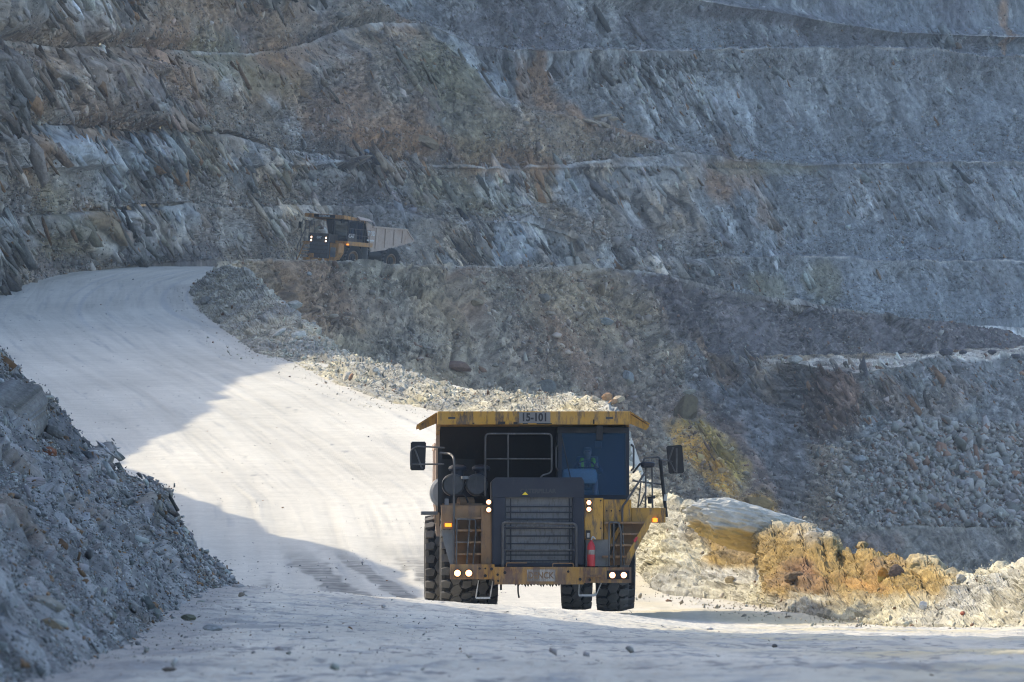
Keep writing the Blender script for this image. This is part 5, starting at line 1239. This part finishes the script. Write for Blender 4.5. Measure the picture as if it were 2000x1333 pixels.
# ---------------------------------------------------------------- second truck, seen from its front corner
def second_front(t, can, cab):
    b = MB()
    b.prism([(-1.55, -1.75), (-1.55, -2.0), (-.95, -2.15), (1.0, -2.15), (1.75, -2.0), (1.75, -1.75)], 'z', .55, .85)
    b.build('bumper', YEL2, t)
    h = MB()
    h.box(-1.02, 1.02, -1.80, .6, .85, 2.75, .03)
    h.box(-1.04, 1.04, -2.02, -1.78, 2.18, 2.80, .03)
    hood = h.build('hood', NAVY2, t)
    g = MB().box(-.95, .95, -1.98, -1.79, .88, 2.18).build('grille', GRIL, t)
    m = MB()
    for z in (1.2, 1.52, 1.84, 2.14): m.box(-.95, .95, -2.02, -1.97, z - .025, z + .025)
    m.build('grille_bar', NAVY2, g)
    MB().box(-.93, -.45, -2.06, -1.99, .88, 1.2).build('tow_panel', YEL2, g)
    for x in (-.76, .76):
        for z in (2.45, 2.2): headlight(t, x, -2.06, z, .085)
    lettering('hood_badge', 'CAT', .24, WHT, hood, (0, -2.028, 2.45), bold=.012)
    # stairs on the viewer's left
    s = MB()
    for i in range(6):
        z = .55 + i * .27; x = -1.95 + i * .13
        s.box(x - .25, x + .35, -2.0, -1.55, z - .02, z + .02)
    s.build('stair_tread', YEL2, t)
    MB().prism([(-2.25, .45), (-2.15, .45), (-1.35, 2.1), (-1.5, 2.1)], 'y', -2.03, -1.99).build('stair_stringer', YEL2, t)
    r = MB()
    for x, z0, z1 in ((-2.2, .5, 1.7), (-1.9, .9, 2.4), (-1.5, 1.9, 3.7), (-1.1, 2.1, 3.7)): r.tube([(x, -2.0, z0), (x, -2.0, z1)], .03)
    r.tube([(-2.2, -2, 1.7), (-1.5, -2, 3.1), (-1.1, -2, 3.1)], .03).tube([(-1.5, -2, 3.7), (-.6, -2, 3.7)], .03).tube([(-.6, -2, 3.7), (-.6, -1.9, 2.7)], .03).tube([(-1.95, -1.9, 2.5), (-1.95, -1.9, 3.75), (-1.5, -1.9, 3.75)], .025).build('stair_rail', TUBE, t, True)
    MB().box(-2.35, -2.05, -1.9, -1.85, 3.1, 3.6, .02).build('side_mirror', DARK, t)
    MB().lathe([(0, 0), (0, .24), (.9, .24), (.9, 0)], (-1.5, -1.3, 2.45), (0, 1, 0), 20).build('air_cleaner', RUBD, t, True)
    MB().box(-2.0, -1.0, -1.7, .9, 1.98, 2.12, .01).build('deck', YEL2, t)
    # viewer's right
    MB().prism([(1.03, .8), (1.55, .8), (1.95, 1.35), (1.95, 2.1), (1.03, 2.1)], 'y', -1.85, -1.2).build('side_panel', YEL2, t)
    MB().box(1.15, 1.65, -1.9, -1.84, 1.0, 1.75, .01).build('lower_panel', GREYP, t)
    MB().box(1.03, 2.3, -1.25, 1.75, 1.98, 2.3, .012).build('platform', YEL2, t)
    MB().box(2.22, 2.33, -1.30, -1.1, 2.0, 2.1, .01).build('marker_light', AMB, t)
    MB().box(2.02, 2.06, -.9, .1, 2.3, 2.95).build('cab_door', NAVY2, cab)
    lettering('door_badge', 'CAT', .36, WHT, cab, (2.065, -.55, 2.72), (rad(90), 0, rad(90)), bold=.016)
    r = MB()
    for y in (-.95, -.4, .2, .8, 1.4): r.tube([(2.26, y, 2.3), (2.26, y, 3.3)], .02)
    r.tube([(2.26, -.95, 3.3), (2.26, 1.4, 3.3)], .02).tube([(2.26, -.95, 2.8), (2.26, 1.4, 2.8)], .02).build('platform_rail', TUBE, t, True)
    MB().lathe([(0, 0), (0, .42), (1.5, .42), (1.5, 0)], (1.8, 1.5, 1.4), (0, 1, 0), 20).build('fuel_tank', DARK, t, True)
    MB().box(1.5, 2.2, 1.3, 1.36, .6, 1.95).build('mud_flap', GREYP, t)
    # lettering on the body side and canopy front
    lettering('body_lettering', '773D', .5, WHT, t, (2.108, 1.75, 3.05), (rad(90), 0, rad(90)), bold=.012, sx=.8)
    MB().box(2.10, 2.106, 1.25, 2.1, 2.45, 2.58).build('body_sticker', WHT, t)
    MB().box(-1.1, 1.1, -1.562, -1.548, Z(829), Z(809)).build('canopy_band', DARK, can)
    lettering('canopy_lettering', 'CATERPILLAR', .22, WHT, can, (0, -1.567, Z(819)), bold=.006, sx=.85)
T2, can2, cab2, body2 = truck('haul_truck', 'dusty dump truck crossing behind the berm under the benched pit wall', 'mine haul trucks', 2)
second_front(T2, can2, cab2)
_c = at(652, 528, 681.0)
T2.location = (_c[0], _c[1], _c[2])
# road there falls to the viewer's right: lean the whole truck with it
turn2 = Matrix.Rotation(rad(-40), 4, 'Z')
lean2 = Matrix.Rotation(rad(4.2), 4, Vector((0, 1, 0)))
T2.rotation_euler = (lean2 @ turn2).to_euler()
# ---------------------------------------------------------------- driver in the near truck's cab
def lump(name, rings, m, parent, seg=18):
    """closed smooth surface from horizontal ellipses (cx, cy, z, rx, ry)"""
    b = MB(); R = []
    for cx, cy, z, rx, ry in rings:
        R.append([b.bm.verts.new((cx + rx * math.cos(2 * math.pi * i / seg), cy + ry * math.sin(2 * math.pi * i / seg), z)) for i in range(seg)])
    fs = [b.bm.faces.new(R[0][::-1]), b.bm.faces.new(R[-1])]
    for A, B in zip(R, R[1:]):
        for i in range(seg): fs.append(b.bm.faces.new((A[i], A[(i + 1) % seg], B[(i + 1) % seg], B[i])))
    bmesh.ops.recalc_face_normals(b.bm, faces=fs)
    return b.build(name, m, parent, True)
def driver():
    SKIN = flat('skin_tone', (.42, .24, .17), .6)
    VEST = flat('high_visibility_vest', (.62, .85, .06), .7)
    SHIRT = flat('dark_blue_workwear', (.03, .045, .08), .8)
    HAIR = flat('short_grey_hair', (.16, .14, .13), .8)
    J, E, Rr = [], [], []
    def pt(co, r, par=None):
        J.append(co); Rr.append(r)
        if par is not None: E.append((par, len(J) - 1))
        return len(J) - 1
    pel = pt((0, .12, 2.76), .15)
    sp = pt((0, .13, 2.92), .14, pel); chs = pt((0, .10, 3.08), .155, sp); nk0 = pt((0, .07, 3.20), .085, chs); nk = pt((0, .045, 3.27), .055, nk0)
    h1 = pt((0, .02, 3.34), .078, nk); h2 = pt((0, .015, 3.42), .092, h1); h3 = pt((0, .03, 3.49), .075, h2)
    pt((0, -.075, 3.385), .016, h2)
    for s in (-1, 1):
        pt((s * .088, .03, 3.40), .014, h2)
        sh = pt((s * .17, .08, 3.15), .078, nk0); el = pt((s * .27, -.10, 2.98), .052, sh); wr = pt((s * .19, -.40, 3.10), .034, el); hd = pt((s * .185, -.46, 3.14), .036, wr)
        for k, (dx, L) in enumerate(((-.03, .05), (-.01, .06), (.01, .055), (.03, .045))):
            a = pt((s * (.185 + dx * .4), -.50, 3.15 + dx), .0095, hd); pt((s * (.175 + dx * .4), -.535 + .01, 3.135 + dx), .008, a)
        pt((s * .15, -.47, 3.17), .010, hd)
        hp = pt((s * .10, .05, 2.74), .10, pel); kn = pt((s * .15, -.36, 2.80), .07, hp); pt((s * .15, -.45, 2.46), .05, kn)
    me = bpy.data.meshes.new('person'); me.from_pydata(J, E, []); me.materials.append(SKIN)
    o = bpy.data.objects.new('person', me); COL.objects.link(o)
    o.modifiers.new('skin', 'SKIN')
    for v, r in zip(me.skin_vertices[0].data, Rr): v.radius = (r, r)
    me.skin_vertices[0].data[0].use_root = True
    ss = o.modifiers.new('smooth', 'SUBSURF'); ss.levels = ss.render_levels = 2
    lump('shirt', [(0, .13, 2.72, .19, .15), (0, .135, 2.9, .185, .15), (0, .115, 3.06, .21, .15), (0, .09, 3.17, .22, .12), (0, .07, 3.235, .12, .08), (0, .06, 3.25, .075, .07)], SHIRT, o)
    for s in (-1, 1):
        MB().tube([(s * .18, .08, 3.16), (s * .275, -.10, 2.98), (s * .20, -.36, 3.085)], .066, 12, .06).build('sleeve', SHIRT, o, True)
        v = MB()
        v.tube([(s * .12, .02, 3.255), (s * .13, -.075, 3.17), (s * .12, -.085, 3.02), (s * .11, -.07, 2.85)], .05, 10, .05)
        v.build('vest_panel', VEST, o, True)
    lump('hair', [(0, .045, 3.40, .100, .085), (0, .04, 3.45, .099, .09), (0, .035, 3.50, .082, .078), (0, .03, 3.525, .045, .045)], HAIR, o)
    for s in (-1, 1): MB().lathe([(0, 0), (0, .012), (-.006, .009), (-.009, 0)], (s * .034, -.075, 3.425), (0, 1, 0), 10).build('eye', BLK, o, True)
    o.matrix_world = Matrix.LocRotScale(T1.location, T1.rotation_euler, None) @ Matrix.Translation((1.16, .02, .03))
    tag(o, 'driver in a fluorescent yellow vest holding the wheel behind the tinted windscreen', 'person')
driver()

# ---------------------------------------------------------------- single boulders one can point at
_ALL = [WALL, SLOPE, BERM, CUT, ROAD]
_PX = [pxy(np.where(np.abs(a[0]) < 1e-6, 1e-6, a[0])) for a in _ALL]
def ground_at(which, px, py):
    a = _ALL[which]; ax, ay = _PX[which]
    d = (ax - px) ** 2 + (ay - py) ** 2
    k = np.nonzero(d < 30)[0]
    k = k[np.argmin(a[0][k, 1])] if len(k) else int(np.argmin(d))
    return a[0][k], a[1][k]
_STM = {}
def boulder(label, which, px, py, w, h, col, tilt=0, group=None, col2=None, seed=0, depth=.7, up=.25, cat='boulder', planes=15, name='boulder', dmin=.62):
    p, n = ground_at(which, px, py)
    ppm = F / p[1]
    r = random.Random(seed * 31 + int(px))
    bm = bmesh.new()
    bmesh.ops.create_icosphere(bm, subdivisions=5 if w > 100 else 4, radius=1)
    pl = [(Vector((r.gauss(0, 1), r.gauss(0, 1), r.gauss(0, 1))).normalized(), r.uniform(dmin, .98)) for _ in range(planes)]
    for v in bm.verts:
        d = v.co.normalized(); q = 1.05
        for nn, dd in pl:
            c = d.dot(nn)
            if c > .05: q = min(q, dd / c)
        v.co = d * q
    co = np.array([v.co[:] for v in bm.verts], np.float32)
    f = 2.0
    co *= (1 + .13 * fbm(co[:, 0] * f + seed, co[:, 1] * f, co[:, 2] * f * 1.6, 4) + .05 * ridged(co[:, 0] * 3 + seed, co[:, 1] * 3, co[:, 2] * 7, 3))[:, None]
    if w > 100:
        co *= (1 + .06 * fbm(co[:, 0] * 7, co[:, 1] * 5, co[:, 2] * 9, 3) + .05 * ridged(co[:, 0] * 2.2 + 3, co[:, 1] * 2, co[:, 2] * 6, 4))[:, None]
        q = crush(co[:, 0] * 1.0 + co[:, 2] * .5, co[:, 2] * 1.6 + co[:, 1], .42, 5)[0]
        co *= (1 + .22 * q)[:, None]
    sx, sz = w / ppm / 2, h / ppm / 2; sy = max(sx, sz) * depth
    cc = np.tile(np.asarray(col, np.float32), (len(co), 1))
    if col2 is not None: cc = mixc(cc, col2, sstep(-.12, -.5, co[:, 2] + .45 * fbm(co[:, 0] * 2, co[:, 1] * 2, co[:, 2] * 2 + 3, 3)))
    cc = cc * (1 + .35 * fbm(co[:, 0] * 3 + 5, co[:, 1] * 3, co[:, 2] * 5, 4))[:, None]
    for v, c in zip(bm.verts, co): v.co = (c[0] * sx, c[1] * sy, c[2] * sz)
    me = bpy.data.meshes.new(name); bm.to_mesh(me); bm.free()
    set_cols(me, cc); me.materials.append(M_STONE)
    o = bpy.data.objects.new(name, me); COL.objects.link(o)
    base = Vector(at(px, py, float(p[1])))
    o.location = base + Vector((0, -sy * up, sz * .0))
    o.rotation_euler = (0, rad(tilt), rad(r.uniform(-15, 15)))
    tag(o, label, cat, group)
    return o
PALEC, GREY, TAN, RUSTC, BLUE = (.50, .49, .44), (.24, .25, .245), (.27, .21, .14), (.22, .12, .07), (.25, .28, .30)
boulder('long pale slab boulder with yellow underside lying on top of the ochre earth', 2, 1472, 1030, 270, 88, (.44, .43, .38), 12, None, (.40, .29, .11), 1, .45, -.05, planes=10, dmin=.8)
boulder('upright brown pointed boulder standing above the yellow rock streak', 1, 1341, 806, 46, 84, (.16, .125, .07), 18, None, None, 2, .6, .5)
boulder('flat reddish boulder embedded in the spoil just above the windrow', 1, 893, 716, 56, 24, (.21, .135, .10), 10, None, None, 3)
boulder('grey blocky boulder low on the spoil above the truck canopy', 1, 1066, 756, 38, 32, (.17, .17, .155), 10, None, None, 4)
boulder('rounded pale and blue grey boulder above the canopy right end', 1, 1226, 738, 28, 32, (.27, .285, .28), 0, None, (.33, .3, .23), 5)
boulder('small brown boulder poking from the dark tipped spoil crest', 1, 1174, 570, 20, 28, (.2, .15, .09), 12, None, None, 6)
boulder('pale brown slab high on the spoil slope below the far truck road', 1, 930, 592, 30, 17, (.29, .24, .16), 8, None, None, 7)
boulder('long grey slab leaning in the rubble below the brown crest boulder', 1, 1183, 628, 32, 14, (.25, .27, .26), 14, None, None, 8)
boulder('dark grey stone lying alone on the upper part of the spoil slope', 1, 1062, 582, 24, 22, (.19, .18, .16), 35, None, None, 9)
boulder('pale stone near the top of the spoil behind the windrow bend', 1, 603, 535, 12, 8, (.36, .37, .37), 10, None, None, 10)
boulder('whitish boulder capping the rust coloured outcrop by the lower bench', 1, 1553, 703, 30, 16, (.42, .41, .37), 8, None, None, 11)
boulder('cream boulder lodged above the brown pointed boulder', 1, 1347, 766, 26, 14, (.40, .38, .31), -8, None, None, 12)
boulder('yellow stained boulder half buried right of the pale slab boulder', 1, 1482, 985, 60, 34, (.27, .18, .07), 12, None, None, 13, .6, .3)
boulder('large pale flake on top of the rubble heap near the pit edge', 1, 1946, 906, 32, 22, (.37, .375, .36), 20, None, None, 14)
boulder('tall pale flake standing on edge in the rubble heap', 1, 1965, 922, 20, 30, (.33, .335, .33), 25, None, None, 15)
boulder('broad grey flat rock left of the rubble heap', 1, 1678, 898, 34, 20, (.28, .30, .305), -12, None, None, 16)
boulder('orange slab standing at the edge of the rubble heap', 1, 1985, 930, 24, 20, (.32, .17, .10), 35, None, None, 17)
for px, w in ((1850, 30), (1880, 16), (1806, 18), (1938, 18), (1760, 14)):
    boulder('dark boulder fallen at the foot of the dark tipped spoil', 1, px, 688, w, w * .55, (.085, .082, .09), 0, 'dark boulders along the spoil foot', None, px)
boulder('lone dark boulder out on the pale pit bench', 1, 1984, 696, 22, 11, (.10, .10, .11), 0, None, None, 18)
# far wall
for i, (px, py, w, a) in enumerate(((1152, 238, 40, 18), (1172, 228, 46, -8), (1176, 243, 40, 22), (1196, 232, 26, 5))):
    boulder('pale tan slab in a fan of slabs on the scree of the far wall', 0, px, py, w, 9, (.36, .30, .22), a, 'fan of tan slabs on the far wall', None, 20 + i, .5, .4)
boulder('big tan boulder resting on rusty scree above the middle bench', 0, 832, 277, 52, 26, (.26, .20, .13), 28, None, None, 30)
boulder('small blue grey boulder sitting on the bench above the far truck', 0, 716, 297, 14, 10, (.19, .235, .28), 0, None, None, 31)
boulder('light boulder on the top bench edge under the dark spoil streak', 0, 1236, 92, 16, 8, (.32, .32, .31), 0, None, None, 32)
boulder('brown boulder high up at the left edge of the wall', 0, 22, 42, 26, 28, (.24, .20, .15), 20, None, None, 33)
boulder('tan rock slab lying left of the highest bench hump', 0, 412, 78, 26, 12, (.30, .25, .19), 10, None, None, 34)
boulder('pale slab at the foot of the right hand scree bench', 0, 1913, 300, 16, 6, (.33, .36, .38), 15, None, None, 35)
# windrow
boulder('large white block set in the sunlit face of the windrow', 2, 583, 657, 30, 24, (.52, .50, .44), -10, None, None, 40)
boulder('upright cream stone leaning at the windrow foot', 2, 678, 735, 18, 26, (.50, .46, .38), 20, None, None, 41)
boulder('round white stone in the windrow right of the leaning cream stone', 2, 734, 724, 13, 11, (.50, .49, .44), 0, None, None, 42)
boulder('long thin slab lying diagonal on the windrow face', 2, 547, 650, 34, 10, (.46, .45, .40), -32, None, None, 43)
boulder('grey slab jutting from the windrow crest at its bend', 2, 574, 597, 32, 20, (.30, .30, .27), -8, None, None, 44)
boulder('dark slab leaning on the shaded end of the windrow', 2, 402, 587, 24, 14, (.20, .195, .175), -38, None, None, 45)
for i, (px, py, w) in enumerate(((1162, 780, 22), (1186, 776, 26), (1208, 781, 24), (1196, 787, 20))):
    boulder('rusty orange stone heaped on the windrow behind the canopy', 2, px, py, w, w * .62, (.40, .24, .13) if i % 2 else (.46, .38, .27), 20 - 15 * i, 'rusty stones on the windrow behind the truck', None, 50 + i)
boulder('bright orange lump of rock in the ochre earth bank', 2, 1725, 1124, 28, 30, (.40, .19, .035), 25, None, (.42, .3, .08), 60)
boulder('dark purple brown hollowed rock beside the orange lump', 2, 1752, 1116, 34, 26, (.15, .11, .085), -10, None, None, 61)
boulder('grey and cream block at the right end of the ochre earth', 2, 1876, 1132, 24, 22, (.40, .38, .33), 8, None, None, 62)
boulder('small red stone on the white gravel at the windrow foot', 2, 1880, 1198, 11, 9, (.38, .13, .08), 0, None, None, 63, cat='stone', name='stone')
boulder('bright white stone on the gravel bank near the right edge', 2, 1803, 1183, 20, 16, (.62, .61, .57), 10, None, None, 64)
boulder('tan block at the foot of the bank under the pale slab', 2, 1424, 1132, 24, 15, (.37, .31, .2), 5, None, None, 65)
boulder('dark rusty block at the lower left of the ochre earth', 2, 1548, 1128, 40, 22, (.19, .13, .075), -20, None, None, 66)
# left bank and foreground
boulder('red brown block perched on the left bank under the dark overhang', 3, 98, 884, 34, 26, (.19, .085, .05), 15, None, None, 70)
boulder('large light grey block low on the left bank', 3, 232, 1152, 48, 40, (.26, .27, .275), 12, None, None, 71)
boulder('dark brown upright stone on the left bank', 3, 122, 1066, 22, 28, (.13, .085, .055), 10, None, None, 72)
boulder('wide pale mauve slab lying on the left bank', 3, 58, 942, 62, 22, (.29, .27, .275), -4, None, None, 73)
boulder('pale grey rounded boulder in the middle of the left bank', 3, 300, 1092, 30, 24, (.27, .285, .28), 30, None, None, 74)
boulder('big brown topped slab near the left edge of the bank', 3, 92, 1180, 70, 34, (.24, .23, .2), 12, None, (.26, .27, .27), 75)
boulder('brown and grey slab on the lower left bank beside the road', 3, 100, 1222, 52, 26, (.19, .15, .10), 14, None, None, 76)
boulder('dark mossy flat stone lying on the dusty foreground', 4, 369, 1207, 30, 13, (.12, .125, .09), 3, None, None, 79, .7, .1, 'stone', name='stone')
boulder('small tan stone beside the road where the bank ends', 4, 471, 1162, 14, 9, (.22, .19, .15), 0, None, None, 80, .7, .1, 'stone', name='stone')
boulder('low grey clod on the foreground dust left of the truck', 4, 415, 1228, 36, 16, (.27, .28, .28), 5, None, None, 81, .8, .1, 'stone', name='stone')
boulder('broken brown clod in the foreground below the left bank', 4, 330, 1308, 28, 10, (.15, .13, .11), 0, None, None, 82, .7, .1, 'stone', name='stone')
boulder('dark stone on the shaded foreground right of the truck', 4, 1512, 1262, 12, 8, (.11, .105, .10), 0, None, None, 83, .8, .1, 'stone', name='stone')

# ---------------------------------------------------------------- thin white poles lying on the far benches
def pole(label, a, b, which):
    pa, _ = ground_at(which, *a); pb, _ = ground_at(which, *b)
    Y = min(pa[1], pb[1]) - .35
    q = [Vector(at(a[0], a[1], Y)), Vector(at(b[0], b[1], Y))]
    c = (q[0] + q[1]) / 2
    m = MB().tube([q[0] - c, (q[1] - q[0]) * .02, q[1] - c], .045, 8).build('pole', STEEL)
    m.location = c
    tag(m, label, 'pole')
pole('longest thin white pole lying behind the dark spoil tongue', (1692, 603), (1733, 617), 0)
pole('short white pole lying beside the pit floor foot of the wall', (1808, 607), (1827, 610), 0)
pole('white pole lying above the light haul road at the right edge', (1952, 589), (1975, 593), 0)
pole('tiny white pole high up under the sloping top road', (1453, 66), (1468, 71), 0)
# ---------------------------------------------------------------- hazy air over the pit
def haze():
    bm = bmesh.new()
    bmesh.ops.create_cube(bm, size=1)
    for v in bm.verts:
        v.co = (v.co.x * 3300, 500 + v.co.y * 3300, -43 if v.co.z < 0 else 175)
    me = bpy.data.meshes.new('haze'); bm.to_mesh(me); bm.free()
    m = bpy.data.materials.new('hazy_air'); m.use_nodes = True
    nt = m.node_tree
    nt.nodes.remove(nt.nodes['Principled BSDF'])
    v = nt.nodes.new('ShaderNodeVolumePrincipled')
    v.inputs['Color'].default_value = (.66, .82, 1.0, 1)
    v.inputs['Density'].default_value = HAZE_D
    v.inputs['Anisotropy'].default_value = 0.1
    nt.links.new(v.outputs[0], nt.nodes['Material Output'].inputs['Volume'])
    me.materials.append(m)
    o = bpy.data.objects.new('haze', me); COL.objects.link(o)
    tag(o, 'thin blue haze hanging in the pit air', kind='stuff')
HAZE_D = .0001
haze()
